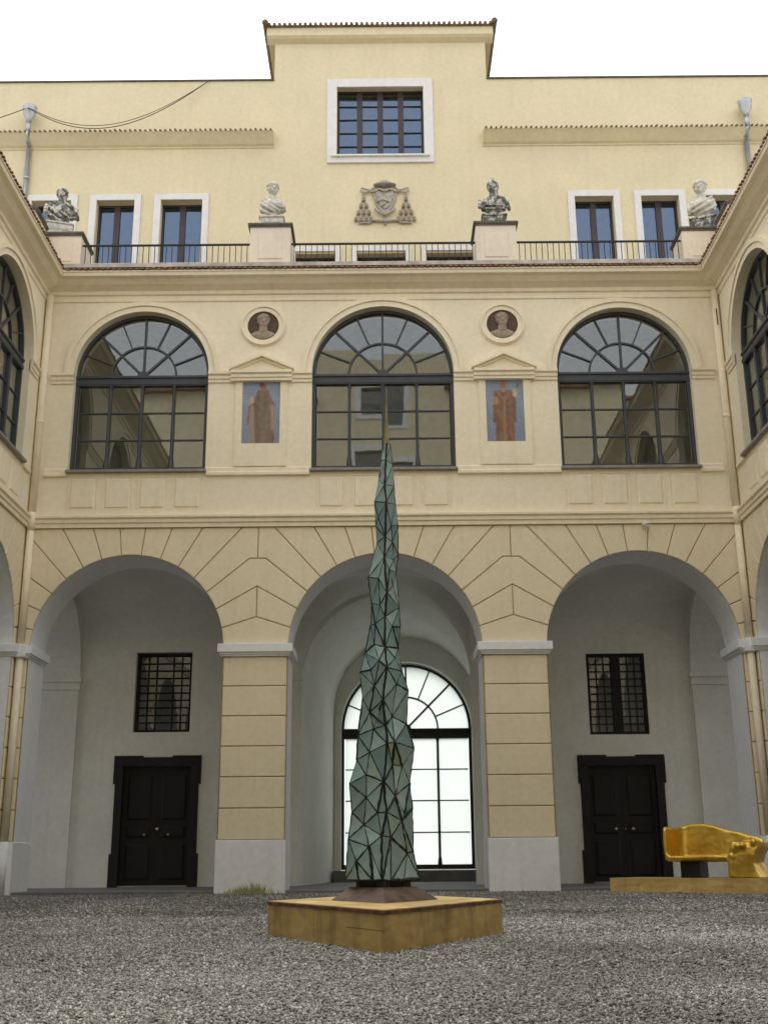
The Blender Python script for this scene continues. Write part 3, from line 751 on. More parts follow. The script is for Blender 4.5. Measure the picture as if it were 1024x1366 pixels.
# --- terrace pedestals and railings
def pedestal(parent, x0, x1, y0, y1, z0, z1, faces=('f',)):
    p = MB(); p.box(x0, x1, y0, y1, z0, z1); o = bevel(p.build('pedestal', 'pink', parent), .01)
    c = MB(); c.box(x0 - .05, x1 + .05, y0 - .05, y1 + .05, z1, z1 + .05); c.box(x0 - .03, x1 + .03, y0 - .03, y1 + .03, z1 - .04, z1); c.build('pedestal_cap', 'coping', o)
    if 'f' in faces:
        f = MB(); f.add([(x0 + .2, y0 - .02, z0 + .42), (x1 - .2, y0 - .02, z0 + .42), (x1 - .2, y0 - .02, z1 - .25), (x0 + .2, y0 - .02, z1 - .25),
                         (x0 + .18, y0 + .01, z0 + .4), (x1 - .18, y0 + .01, z0 + .4), (x1 - .18, y0 + .01, z1 - .23), (x0 + .18, y0 + .01, z1 - .23)],
                        [(0, 1, 2, 3), (0, 4, 5, 1), (1, 5, 6, 2), (2, 6, 7, 3), (3, 7, 4, 0)]); f.build('pedestal_panel', 'pink', o)
    return o
for x in (-2.53, 2.60): pedestal(main, x - .46, x + .46, .08, .95, 13.2, 14.46)
for s in (-1, 1):
    a, b = sorted((s * 6.83, s * 7.75)); pedestal(main, a, b, .12, .98, 13.2, 14.30)
bar = MB(); bar.box(-.008, .008, -.008, .008, 0, .86); bar_me = bar.mesh('railing_bar', 'black_iron')
for x0, x1 in ((-6.82, -3.0), (-2.06, 2.13), (3.07, 6.82)):
    rl = empty('railing', main, (x0, .25, 13.2)); L = x1 - x0
    for z in (.10, .86):
        h = MB(); h.box(0, L, -.022, .022, z, z + .035); h.build('hand_rail' if z > .5 else 'bottom_rail', 'black_iron', rl)
    n = int(L / .128)
    for i in range(n): link('railing_bar', bar_me, rl, (L * (i + .5) / n, 0, .02))

# ================================================================== SIDE WINGS
def wing(x_w, rz, label):
    """local x runs along the front; the end beside the main building is at +/-; six bays"""
    LEN = 30.75
    b = empty('palace_wing', None, (x_w, -LEN / 2, 0), rz)
    tag(b, label, 'building')
    s = 1 if rz > 0 else -1                             # local x of the main-building end: s * LEN/2
    cs = [s * (LEN / 2 - 2.2 - SP * k) for k in range(6)]
    xa, xb = -LEN / 2, LEN / 2
    w = MB(); arch_wall(w, xa, xb, 0, 7.4, .03, 1.10, [(c, AR, 0, AZ) for c in cs], 28, 0, 1, 1); w.build('arcade_wall', ['groove', 'grey_plaster'], b)
    lim = (xb - .03) if s > 0 else (xa + .03)
    near = cs[0]; far = near - s * SP / 2
    ends = (far, lim) if s > 0 else (lim, far)
    # blocks of the bay beside the main building; the other bays carry one plain face
    pr = rustication(b, (near,), ends)
    pl = MB(); a, c_ = sorted((far - s * .02, -s * LEN / 2)); arch_wall(pl, a, c_, 0, 7.28, .0, .028, [(c, AR, 0, AZ) for c in cs[1:]], 24, 0, 0, 0); pl.build('plaster_face', 'yellow_low', b)
    pier_trim(b, pr, *((-99, lim) if s > 0 else (lim, 99)))
    w = MB(); arch_wall(w, xa, xb, 7.4, 12.95, 0, .55, [(c, WR, WB, WZ + .02) for c in cs], 32, 0, 0, 1); w.build('upper_wall', ['cream', 'room'], b)
    m0, m1 = (0, 1) if s > 0 else (1, 0)
    mould(b, 'string_course', STRING, xa, xb, 'trim', m0, m1); mould(b, 'cornice', CORN, xa, xb, 'trim', m0, m1)
    e0, e1 = (xa, xb - .28) if s > 0 else (xa + .28, xb)
    mould(b, 'frieze_moulding', FRIEZE, xa, xb, 'trim', m0, m1)
    roof_edge(b, xa, xb, .1, m0, m1)
    for i, c in enumerate(cs):
        window_trim(b, c, i < 2); arched_window(b, c, WB, WZ + .01, WR, .20, 3, seed=i + 11)
        for t in (-1, 1):
            q = c + t * SP / 2 if not (i == 0 and t == s) else lim - s * .22
            q0, q1 = sorted((c + t * WR, q)); mould(b, 'impost_moulding', IMPOST, q0, q1); mould(b, 'base_moulding', BASEM, q0 + .003, q1 - .003)
    st = MB(); st.box(xa, xb - .0, .6, 5.0, 7.06, 7.3); st.box(xa, xb, .35, 5.2, 12.96, 13.19); st.box(xa, xb, 4.7, 5.0, -.02, 7.06); st.build('floor_slab', 'inner_plaster', b)
    rmw = MB(); rmw.box(xa, xb, 4.2, 4.4, 7.3, 12.95); rmw.build('room_wall', 'room', b)
    f = MB(); f.box(xa, xb + (.0), .06, 4.7, -.1, .046); f.build('floor', 'stone_floor', b)
    # pedestal at the inner corner, over the eaves
    e = s * (LEN / 2 - .55); pedestal(b, e - .42, e + .42, .12, .95, 13.19, 14.30)
    return b
wing(-HX, R(90), 'long yellow two-storey wing whose terracotta eave meets the zinc pipe with the cable')
wing(HX, R(-90), 'long yellow two-storey wing standing beside the gilded bench')

# ================================================================== BLOCK ACROSS THE COURT (seen in the window panes)
opp = empty('palace_block', None, (0, -30.75, 0), R(180))
tag(opp, 'tall yellow palace block across the court, mirrored in the arched windows', 'building')
ow = [(-1.3, 1.3, 22.0, 23.7), (-1.2, 1.2, 17.0, 20.0), (-4.6, -3.2, 15.2, 17.2), (3.2, 4.6, 15.2, 17.2), (-6.9, -5.5, 15.2, 17.2), (5.5, 6.9, 15.2, 17.2), (-1.6, 1.6, 0, 4.5)]
o = MB(); rect_wall(o, -13, 13, 0, 23.4, 0, .5, ow, (-3.4, 3.4, 25.6)); o.build('wall', 'yellow', opp)
o = MB(); o.box(-13, 13, 2.0, 2.2, 0, 23.3); o.box(-13, 13, .5, 2, 23.1, 23.3); o.box(-3.2, 3.2, 1.5, 1.7, 23.3, 25.5); o.build('room_wall', 'room', opp)
for a, b_, c, d in ow[:-1]:
    wn = empty('window', opp); m = MB(); t = .3
    m.box(a - t, a, -.05, .02, c - .2, d + t); m.box(b_, b_ + t, -.05, .02, c - .2, d + t); m.box(a, b_, -.05, .02, d, d + t); m.box(a, b_, -.05, .02, c - .2, c); m.build('window_surround', 'white', wn)
    m = MB(); m.box(a, b_, .2, .21, c, d); m.build('pane', 'glass', wn)
m = MB(); m.box(-13, -3.4, -.3, .5, 23.42, 23.56); m.box(3.4, 13, -.3, .5, 23.42, 23.56); m.build('eaves', 'tile', opp)
# ================================================================== ROUNDELS, FRESCOES, COAT OF ARMS
def remesh(mb, voxel, smooth_it=4, mat='marble', disp=0):
    me0 = bpy.data.meshes.new('tmp'); me0.from_pydata(mb.v, [], mb.f)
    bm = bmesh.new(); bm.from_mesh(me0); bmesh.ops.remove_doubles(bm, verts=bm.verts, dist=1e-5); bmesh.ops.recalc_face_normals(bm, faces=bm.faces); bm.to_mesh(me0); bm.free()
    ob = bpy.data.objects.new('tmp', me0); col.objects.link(ob)
    md = ob.modifiers.new('r', 'REMESH'); md.mode = 'VOXEL'; md.voxel_size = voxel; md.use_smooth_shade = True
    if smooth_it:
        sm = ob.modifiers.new('s', 'SMOOTH'); sm.factor = .5; sm.iterations = smooth_it
    dg = bpy.context.evaluated_depsgraph_get(); me = bpy.data.meshes.new_from_object(ob.evaluated_get(dg))
    bpy.data.objects.remove(ob); bpy.data.meshes.remove(me0)
    me.materials.clear(); me.materials.append(M[mat])
    me.polygons.foreach_set('use_smooth', [True] * len(me.polygons)); me.update()
    return me

def head(mb, c, r, turn=0, tilt=0, style='short'):
    """head facing -y, r = half height"""
    m3 = Matrix.Rotation(turn, 3, 'Z') @ Matrix.Rotation(tilt, 3, 'X'); c = Vector(c)
    def at(x, y, z): return c + m3 @ Vector((x * r, y * r, z * r))
    mb.ball(at(0, .08, .12), (.74 * r, .88 * r, .86 * r), m3); mb.ball(at(0, -.16, -.38), (.63 * r, .62 * r, .62 * r), m3)
    mb.ball(at(0, -.44, -.80), (.25 * r, .2 * r, .18 * r), m3)            # chin
    mb.tube([at(0, -.76, .15), at(0, -.98, -.24)], [.09 * r, .17 * r], 8)   # nose
    mb.ball(at(0, -.70, -.50), (.24 * r, .12 * r, .06 * r), m3); mb.ball(at(0, -.68, -.60), (.2 * r, .12 * r, .06 * r), m3)
    for s in (-1, 1):
        mb.ball(at(s * .30, -.66, .24), (.24 * r, .14 * r, .07 * r), m3)  # brow
        mb.ball(at(s * .30, -.66, .04), (.13 * r, .09 * r, .08 * r), m3)  # eye
        mb.ball(at(s * .40, -.50, -.22), (.2 * r, .18 * r, .2 * r), m3)
        mb.ball(at(s * .76, .10, 0), (.08 * r, .18 * r, .26 * r), m3)     # ear
    k = random.Random(5)
    if style in ('short', 'curly', 'wreath'):
        for i in range(70):
            th = k.uniform(0, 2 * math.pi); ph = k.uniform(0, 1.5)
            p = (math.sin(ph) * math.cos(th) * .80, .1 + math.sin(ph) * math.sin(th) * .92, .15 + math.cos(ph) * .88)
            if p[1] < -.45 and p[2] < .55: continue
            mb.ball(at(*p), k.uniform(.14, .24) * r * (1.25 if style == 'curly' else 1), None, 8, 6)
    if style == 'wreath':
        for i in range(16):
            t = 2 * math.pi * i / 16; mb.ball(at(.76 * math.cos(t), .1 + .86 * math.sin(t), .50), (.15 * r, .15 * r, .24 * r), m3, 8, 6)
    if style == 'helmet':
        mb.ball(at(0, .12, .30), (.86 * r, 1.0 * r, .86 * r), m3); mb.ball(at(0, .75, -.40), (.5 * r, .45 * r, .8 * r), m3)
        mb.tube([at(0, -.5, 1.05), at(0, .1, 1.35), at(0, .8, 1.1), at(0, 1.15, .3), at(0, 1.2, -.6)], [.12 * r, .2 * r, .22 * r, .2 * r, .12 * r], 8)

def bust(x, y, z, rz, label, style, mat, base_mat, drape, turn, sc=1.0):
    b = empty('bust', None, (x, y, z), rz); tag(b, label, 'bust', 'busts on the terrace pedestals')
    p = MB(); w, d = .29 * sc, .2 * sc
    p.box(-w, w, -d, d, 0, .05); p.box(-w + .02, w - .02, -d + .02, d - .02, .05, .27); p.box(-w - .005, w + .005, -d - .005, d + .005, .27, .31)
    p.box(-w + .07, w - .07, -d + .008, -d + .03, .10, .22); p.box(-w + .1, w - .1, -d - .002, -d + .03, .13, .19)
    bevel(p.build('bust_base', base_mat, b), .008)
    m = MB(); Z = .31
    m.tube([(0, 0, Z - .005), (0, 0, Z + .05), (0, 0, Z + .11)], [.17 * sc, .13 * sc, .15 * sc], 14)
    m.ball((0, 0, Z + 0.298 * sc), (.225 * sc, .155 * sc, .25 * sc)); m.ball((0, .01, Z + 0.446 * sc), (.20 * sc, .12 * sc, .13 * sc))
    for s in (-1, 1):
        m.ball((s * .205 * sc, .01, Z + 0.384 * sc), (.095 * sc, .115 * sc, .125 * sc)); m.tube([(s * .225 * sc, .0, Z + 0.372 * sc), (s * .215 * sc, -.02, Z + 0.186 * sc)], [.085 * sc, .075 * sc], 10)
        m.ball((s * .10 * sc, -.10 * sc, Z + 0.360 * sc), (.11 * sc, .06 * sc, .08 * sc))
    m.tube([(0, .01, Z + 0.496 * sc), (0, .0, Z + 0.660 * sc)], [.105 * sc, .085 * sc], 12)
    hz = Z + .69 * sc
    head(m, (0, -.01, hz + .105), .168 * sc, turn, .05, style)
    for i, (a, bb, r) in enumerate(drape):
        pts = []
        for t in range(9):
            u = t / 8; A, B = Vector(a), Vector(bb); q = A.lerp(B, u); q.y -= .09 * math.sin(math.pi * u) ; q.z -= .05 * math.sin(math.pi * u)
            pts.append((q.x * .92 * sc, q.y * sc, Z + q.z * 1.24 * sc))
        m.tube(pts, [r * sc * .72 * (.7 + .3 * math.sin(math.pi * t / 8)) for t in range(9)], 8)
    link('torso', remesh(m, .010, 4, mat), b)
    return b
cloak = [((-.30, -.05, .34), (.10, -.13, .10), .05), ((-.27, -.06, .40), (.22, -.12, .12), .045), ((-.2, -.03, .45), (.30, -.08, .20), .045), ((-.33, -.02, .24), (-.02, -.12, .06), .045), ((.28, .0, .40), (.33, -.04, .14), .06)]
cloak2 = [((.30, -.05, .36), (-.22, -.12, .14), .055), ((.26, -.05, .43), (-.28, -.08, .24), .05), ((.33, -.02, .26), (-.05, -.13, .08), .05), ((-.30, 0, .36), (-.30, -.04, .12), .06)]
armour = [((-.22, -.10, .16), (.22, -.10, .16), .03), ((-.24, -.10, .23), (.24, -.10, .23), .03), ((.1, -.1, .42), (.38, -.02, .36), .06), ((.30, -.03, .40), (.40, .0, .16), .075), ((-.34, 0, .38), (-.36, -.02, .2), .07)]
bust(-2.53, .42, 14.51, 0, 'pale laurel-crowned marble bust in a draped cloak, on a pinkish block base', 'wreath', 'marble_pale', 'marble_pale', cloak, R(20))
bust(2.60, .42, 14.51, 0, 'black-stained helmeted bust in armour, on a framed grey base', 'helmet', 'marble', 'marble', armour, R(-25))
bust(-7.42, .35, 14.35, R(18), 'heavily blackened bald bust turned over its shoulder, beside the zinc pipe with the cable', 'bald', 'marble', 'marble_pale', cloak + armour[2:], R(35), 1.06)
bust(7.42, .35, 14.35, R(-18), 'cream bust with curly hair in a thick wrapped cloak, on a dark corner base', 'curly', 'marble_pale', 'marble', cloak2, R(-10), 1.06)

def roundel(x, z, style, label):
    b = empty('roundel', None, (x, 0, z)); tag(b, label, 'roundel', 'portrait roundels between the arched windows')
    r = MB()
    for r0, r1, y in ((.345, .44, -.04), (.44, .475, -.07), (.475, .50, -.03)):
        po = arc(0, 0, r1, 0, 360, 40); pi = arc(0, 0, r0, 0, 360, 40)
        for i in range(40): r.prism([po[i], po[i + 1], pi[i + 1], pi[i]], y, .003)
    r.build('roundel_ring', 'trim', b)
    d = MB(); d.prism(arc(0, 0, .35, 0, 351, 39), -.008, -.002); d.build('roundel_ground', 'relief_ground', b)
    m = MB(); k = .15
    head(m, (0, .02, .095), k * 1.1, R(8), 0, style); m.tube([(0, .02, .02), (0, .02, -.16)], [.085, .105], 12)
    m.ball((0, .04, -.25), (.29, .10, .14)); m.ball((0, .02, -.20), (.16, .08, .09))
    for s in (-1, 1): m.ball((s * .17, .03, -.25), (.11, .08, .09))
    me = remesh(m, .011, 3, 'relief')
    for v in me.vertices:                               # flatten to a low relief inside the ring
        v.co.y = -.012 + max(-.11, min(.0, (v.co.y - .03) * .6))
        l = math.hypot(v.co.x, v.co.z)
        if l > .335: v.co.x *= .335 / l; v.co.z *= .335 / l
    link('portrait', me, b)
roundel(-2.625, 11.90, 'short', 'round plaster medallion with a smooth-haired portrait, above the fresco in a pinkish robe')
roundel(2.64, 11.89, 'wreath', 'round plaster medallion with a leaf-crowned portrait, above the fresco of the mitred figure')

def fresco(x, kind, label):
    W, H = .80, 1.415; nx, nz = 66, 118
    V, F, Cc = [], [], []; k = random.Random(2 if kind else 9)
    blue = (.25, .31, .42) if kind else (.27, .32, .42)
    def lerp(a, b, t): t = max(0, min(1, t)); return tuple(p + (q - p) * t for p, q in zip(a, b))
    def paint(u, v):                                    # u across -1..1, v up 0..1
        wob = .03 * math.sin(9 * v + 2 * u) + .02 * math.sin(23 * v)
        c = lerp(lerp(blue, (.22, .22, .30), (.5 - v) * .8), (.40, .44, .50), .25 * math.sin(4 * u + 7 * v))
        if kind:
            robe, dark, band, skin = (.255, .125, .07), (.185, .09, .052), (.34, .20, .12), (.40, .20, .12)
            half = .64 - .20 * abs(v - .48) - (.28 * max(0, v - .70) / .16) ** 2 * .9 + wob * .6
            if v < .30: half = .50 + .02 * math.sin(12 * v)
            cx = -.03
            if v < .83 and abs(u - cx) < max(half, 0):
                c = lerp(robe, dark, .5 + .5 * math.sin(11 * u + 3 * v + 5 * wob)); c = lerp(c, (.31, .165, .09), .4 * math.sin(5 * v + 3 * u) ** 2)
                if abs(u - cx + .02 * math.sin(6 * v)) < .075 and v < .74: c = band
                if abs(abs(u - cx) - (v - .66) * 2.2) < .07 and .70 < v < .82: c = band
            if math.hypot((u - cx + .04) / .17, (v - .885) / .058) < 1: c = skin
            if abs(u - cx + .04) < .16 - .05 * abs(v - .95) / .04 and .915 < v < .985: c = (.42, .16, .10)
            if math.hypot((u - cx + .04) / .13, (v - .835) / .04) < 1: c = (.40, .28, .20)
            if math.hypot((u - .55) / .14, (v - .80) / .085) < 1: c = (.55, .47, .36)
            if abs((u - .66) - (v - .88) * 1.6) < .06 and .86 < v < .955: c = (.25, .13, .09)
            if math.hypot((u + .50) / .18, (v - .66) / .07) < 1: c = (.45, .25, .15)
        else:
            robe, dark, skin = (.23, .125, .10), (.175, .115, .088), (.40, .19, .12)
            half = .66 - .30 * max(0, v - .62) / .2 - .12 * abs(v - .45) + wob
            if v < .86 and abs(u - .08) < max(half, 0):
                c = lerp(robe, dark, .5 + .5 * math.sin(9 * u + 2 * v)); c = lerp(c, (.30, .22, .16), .5 * max(0, math.sin(5 * u - 3 * v + 1)))
                c = lerp(c, (.24, .20, .12), .6 if abs(u - .12 + .1 * math.sin(3 * v)) < .13 else 0)
            if math.hypot((u - .12) / .17, (v - .91) / .065) < 1: c = skin
            if math.hypot((u - .02) / .15, (v - .955) / .05) < 1: c = (.20, .10, .07)
            if math.hypot((u + .52) / .13, (v - .70) / .06) < 1: c = (.55, .44, .36)
            if abs(u + .50 + .2 * (v - .4)) < .14 and v < .62: c = (.36, .27, .23)
            if abs(u + .68 - .3 * (v - .4)) < .05 and .3 < v < .62: c = (.36, .10, .09)
            if abs(u - .58 - .1 * math.sin(5 * v)) < .13 and .2 < v < .62: c = (.36, .29, .24)
        f = 1 + k.uniform(-.06, .06)
        return tuple(q * f for q in c)
    for j in range(nz + 1):
        for i in range(nx + 1):
            V.append((-W / 2 + W * i / nx, -.006, H * j / nz)); 
            sm = [paint(-1 + 2 * i / nx + k.gauss(0, .03), j / nz + k.gauss(0, .009)) for _ in range(5)]
            wear = max(0, min(.34, .12 + .4 * mnoise.noise(Vector((i * .11, j * .11, 3 + kind * 5)))))
            Cc.append(tuple((sum(q[a] for q in sm) / 5) * (1 - wear) + wear * (.30, .26, .22)[a] for a in range(3)))
    for j in range(nz):
        for i in range(nx): a = j * (nx + 1) + i; F.append((a, a + 1, a + nx + 2, a + nx + 1))
    n0 = len(V); V += [(-W / 2, .0, 0), (W / 2, .0, 0), (W / 2, .0, H), (-W / 2, .0, H)]; Cc += [(.3, .28, .25)] * 4
    F.append((n0 + 3, n0 + 2, n0 + 1, n0))
    me = bpy.data.meshes.new('fresco_panel'); me.from_pydata(V, [], F); me.materials.append(M['fresco'])
    at = me.color_attributes.new('paint', 'FLOAT_COLOR', 'POINT')
    at.data.foreach_set('color', [q for c in Cc for q in (*c, 1)])
    tag(link('fresco_panel', me, None, (x, -.003, 9.14)), label, 'fresco', 'painted panels between the arched windows')
fresco(-2.63, 0, 'faded fresco of a figure in a dull pinkish robe on blue')
fresco(2.63, 1, 'fresco of a bearded mitred figure in a brown robe raising one hand')

arms = empty('coat_of_arms', None, (.09, YT, 16.2)); tag(arms, 'grey carved coat of arms with a tasselled prelate hat on the top-storey wall', 'coat of arms')
def shield(sx, y0, y1, w, top, bot, n=10):
    pts = [(-w, top), (0, top - .04), (w, top)]
    for i in range(1, n): t = i / n; pts.append((w * (1 - .10 * t) * math.cos(t * math.pi / 2) ** .55, top - (top - bot) * t))
    pts.append((0, bot)); pts += [(-x, z) for x, z in reversed(pts[3:-1])]
    return pts
m = MB(); m.prism(shield(1, 0, 0, .33, 1.02, .30), -.07, .002); bevel(m.build('shield', 'arms_stone', arms), .02)
m = MB(); m.prism([(x * .74, .14 + z * .80) for x, z in shield(1, 0, 0, .33, 1.02, .36)], -.10, -.068); bevel(m.build('shield_field', 'arms_stone', arms), .01)
m = MB(); m.tube([(-.26, -.08, .44), (-.13, -.10, .32), (0, -.10, .25), (.13, -.10, .32), (.26, -.08, .44)], .04, 8); m.tube([(-.20, -.1, .62), (-.05, -.11, .70), (.1, -.11, .62)], .03, 8); m.tube([(-.08, -.1, .5), (.02, -.11, .6)], .03, 8)
m.tube([(-.27, -.08, .93), (-.14, -.11, 1.0), (0, -.11, .93), (.14, -.11, 1.0), (.27, -.08, .93)], .035, 8)
m.build('scroll_work', 'arms_stone', arms, True)
m = MB(); m.ball((0, -.08, 1.14), (.31, .15, .05)); m.ball((0, -.07, 1.19), (.15, .11, .10)); link('prelate_hat', remesh(m, .012, 2, 'arms_stone'), arms)
m = MB(); m.tube([(0, -.05, .30), (0, -.05, -.02)], .026, 8); m.tube([(-.36, -.06, .12), (0, -.06, .10), (.36, -.06, .12)], .036, 8)
for s in (-1, 1):
    m.tube([(s * .34, -.05, .11), (s * .42, -.06, .04), (s * .56, -.05, .06), (s * .68, -.05, .03)], [.03, .026, .026, .02], 8); m.tube([(s * .40, -.05, .10), (s * .52, -.05, .12), (s * .68, -.05, .10)], .024, 8)
m.build('ribbon', 'arms_stone', arms, True)
for s in (-1, 1):
    m = MB(); m.tube([(s * .26, -.06, 1.08), (s * .36, -.06, 1.0), (s * .46, -.06, 1.02), (s * .60, -.06, 1.07), (s * .62, -.06, .97), (s * .52, -.06, .92), (s * .40, -.06, .98), (s * .28, -.06, .93)], .022, 8)
    m.tube([(s * .55, -.05, .94), (s * .545, -.05, .82)], .02, 8); m.build('cord', 'arms_stone', arms, True)
    for row in range(4):
        for i in range(row + 1):
            x = s * .545 + (i - row / 2) * .135; z = .82 - row * .195
            t = MB(); t.tube([(x, -.045, z), (x, -.05, z - .045), (x, -.05, z - .055), (x, -.05, z - .13)], [.022, .045, .028, .052], 8); t.build('tassel', 'arms_stone', arms, True)
            if row:
                for dx in (-.067, .067):
                    if abs(x + dx - s * .545) <= (row - 1) / 2 * .135 + .01:
                        c = MB(); c.tube([(x, -.04, z), (x + dx, -.04, z + .09)], .012, 6); c.build('cord', 'arms_stone', arms)

# ================================================================== PIPES, CABLE, SMALL FITTINGS
def zinc_pipe(x, label):
    b = empty('downpipe', None, (x, YT, 13.2)); tag(b, label, 'downpipe', 'zinc downpipes on the top storey')
    m = MB(); m.tube([(0, -.10, 0), (0, -.10, 5.30)], .062, 12); m.tube([(0, -.30, 5.68), (0, -.30, 5.98)], .062, 12); m.tube([(0, -.10, 5.28), (0, -.18, 5.45), (0, -.30, 5.60), (0, -.30, 5.70)], .062, 12); m.build('pipe', 'zinc', b, True)
    m = MB(); m.tube([(0, -.30, 5.95), (0, -.30, 6.05), (0, -.30, 6.20), (0, -.30, 6.38), (0, -.30, 6.42), (0, -.30, 6.42)], [.065, .075, .16, .175, .19, .15], 14); m.build('hopper', 'zinc', b, True)
    for z in (3.4, 4.4):
        m = MB(); m.tube([(0, -.10, z), (0, -.10, z + .05)], .072, 12); m.box(-.02, .02, -.06, .0, z, z + .05); m.build('bracket', 'zinc', b)
zinc_pipe(-9.21, 'zinc downpipe and hopper with the slack cable passing it')
zinc_pipe(9.57, 'zinc downpipe and hopper on the wall above the gilded bench side')
def cable(a, b, sag, n=24):
    A, B = Vector(a), Vector(b); return [tuple(A.lerp(B, i / n) - Vector((0, 0, sag * 4 * (i / n) * (1 - i / n)))) for i in range(n + 1)]
m = MB(); m.tube(cable((-12.8, YT - .30, 18.5), (-9.25, YT - .50, 19.45), .12), .011, 6); fwd = lambda ps: [(x, y - .45 * (1 - ((x + 9.2) / 4.65) ** 4) * ((x + 9.2) / 4.65) ** .5, z) for x, y, z in ps]
m.tube(fwd(cable((-9.2, YT - .50, 19.45), (-4.55, YT - .05, 20.63), 1.22, 40)), .011, 6); m.tube(fwd(cable((-9.2, YT - .50, 19.47), (-4.55, YT - .045, 20.63), 1.14, 40)), .009, 6)
tag(m.build('cable', 'cable'), 'thin slack cable drooping across the top-storey wall', 'cable')
for s, lb in ((-1, 'ochre-painted corner drainpipe with a clean unbroken surface, under the blackened bust'), (1, 'ochre-painted corner drainpipe with a rusty slit near its head')):
    b = empty('drainpipe', None, (s * (HX - .10), -.10, 0)); tag(b, lb, 'drainpipe', 'painted drainpipes in the court corners')
    m = MB(); m.tube([(0, 0, .98), (0, 0, 4.54)], .075, 14); m.tube([(0, 0, 4.81), (0, 0, 7.27)], .075, 14); m.build('pipe', 'trim', b, True)
    m = MB(); m.tube([(0, 0, 7.58), (0, 0, 12.62)], .075, 14); m.tube([(0, 0, 7.2), (0, 0, 7.6)], .078, 14); m.tube([(0, 0, 9.6), (0, 0, 9.66)], .082, 14); m.build('pipe', 'trim', b, True)
    m = MB(); m.box(-.115, .115, -.115, .115, 4.54, 4.81); bevel(m.build('pipe_collar', 'grey_plaster', b), .02)
    m = MB(); m.tube([(0, 0, .0), (0, 0, .98)], .082, 14); m.build('pipe_foot', 'socle', b, True)
    if s > 0:
        m = MB(); m.box(-.02, .006, -.078, -.06, 11.75, 12.15); m.build('rusty_slit', 'cable', b)
m = MB(); m.tube([(0, 0, 0), (-.02, -.14, .03), (0, -.22, .0)], [.02, .02, .045], 8); me = m.mesh('wall_bracket', 'inner_plaster', True)
for (x, y, z, lb) in ((-1.86, 5.6, 4.32, 'upper small bracket on the passage wall'), (-1.52, 8.2, 3.82, 'small bracket on the passage wall by the window arch')):
    tag(link('wall_bracket', me, None, (x, y, z), (0, 0, R(-90))), lb, 'bracket')
m = MB(); m.box(-.07, .07, -.05, 0, -.05, .05); m.box(-.04, .04, -.06, -.05, -.03, .03); tag(m.build('socket_box', 'black_iron', None, loc=(3.80, YB, .58)), 'small black socket box on the gallery wall beside the pier', 'socket')
m = MB(); m.box(-.05, .05, -.16, -.04, -.03, .03); m.tube([(0, -.13, 0), (0, -.22, -.06)], [.03, .05], 10); tag(m.build('spotlight', 'white', None, loc=(5.42, -.02, 7.24)), 'tiny white spotlight under the string course', 'lamp')

# ================================================================== PLINTH AND GLASS SCULPTURE
CX, CY = -.02, -13.35
pl = empty('sculpture_plinth', None, (CX, CY, 0)); tag(pl, 'diamond-shaped low plywood plinth with a reddish rim under the glass spire', 'plinth')
HW, HD, PH = .93, 2.02, .262
crn = [Vector((0, -HD)), Vector((HW, .0)), Vector((0, HD)), Vector((-HW, .0))]
for i in range(4):
    a, b = crn[i], crn[(i + 1) % 4]; d = (b - a); L = d.length; d.normalize(); nrm = Vector((d.y, -d.x))
    cuts = [0, .34, .70, 1] if i % 2 == 0 else [0, .45, .72, 1]
    for k in range(3):
        if i == 3 and k == 2: zz = ((.0, .135), (.138, PH - .03))
        else: zz = ((.0, PH - .03),)
        for z0, z1 in zz:
            u0, u1 = L * cuts[k] + (.0015 if k else 0), L * cuts[k + 1] - .0015
            m = MB(); P0, P1 = a + d * u0, a + d * u1; off = nrm * (rnd.uniform(-.002, .002)); ins = nrm * -.03
            e0 = ins + d * (.035 if k == 0 else 0); e1 = ins - d * (.035 if k == 2 else 0)
            q = [P0 + off, P1 + off, P1 + e1, P0 + e0]
            m.add([(*p, z0 - .02 if z0 == 0 else z0) for p in q] + [(*p, z1) for p in q], [(0, 3, 2, 1), (4, 5, 6, 7), (0, 1, 5, 4), (1, 2, 6, 5), (2, 3, 7, 6), (3, 0, 4, 7)])
            m.build('side_board', 'ply', pl)
m = MB(); k = 1.006; m.add([(p.x * k, p.y * k, PH - .029) for p in crn] + [(p.x * k, p.y * k, PH - .006) for p in crn], [(3, 2, 1, 0), (4, 5, 6, 7)] + [(i, (i + 1) % 4, 4 + (i + 1) % 4, 4 + i) for i in range(4)]); m.build('rim', 'rust', pl)
m = MB(); k = .99; m.add([(p.x * k, p.y * k, PH - .006) for p in crn] + [(p.x * k, p.y * k, PH) for p in crn], [(4, 5, 6, 7)] + [(i, (i + 1) % 4, 4 + (i + 1) % 4, 4 + i) for i in range(4)]); m.build('top_board', 'ply', pl)

sc_ = empty('glass_sculpture', None, (0, CY, PH)); tag(sc_, 'tall tapering spire of triangular blue-green glass panes with black seams', 'sculpture')
SL = [(-0.0, 4.13), (-0.02, 3.98), (-0.04, 3.8), (-0.08, 3.6), (-0.07, 3.37), (-0.06, 3.22), (-0.14, 2.91), (-0.11, 2.68), (-0.12, 2.49), (-0.17, 2.25), (-0.21, 2.09), (-0.19, 1.86), (-0.23, 1.56), (-0.24, 1.36), (-0.3, 1.17), (-0.28, 0.94), (-0.31, 0.73), (-0.33, 0.42)]
SR = [(0.06, 4.13), (0.08, 3.94), (0.09, 3.74), (0.1, 3.57), (0.12, 3.38), (0.12, 3.11), (0.1, 2.95), (0.12, 2.64), (0.13, 2.47), (0.11, 2.29), (0.14, 2.09), (0.19, 1.93), (0.17, 1.65), (0.23, 1.45), (0.19, 1.17), (0.21, 0.97), (0.21, 0.63), (0.26, 0.41)]
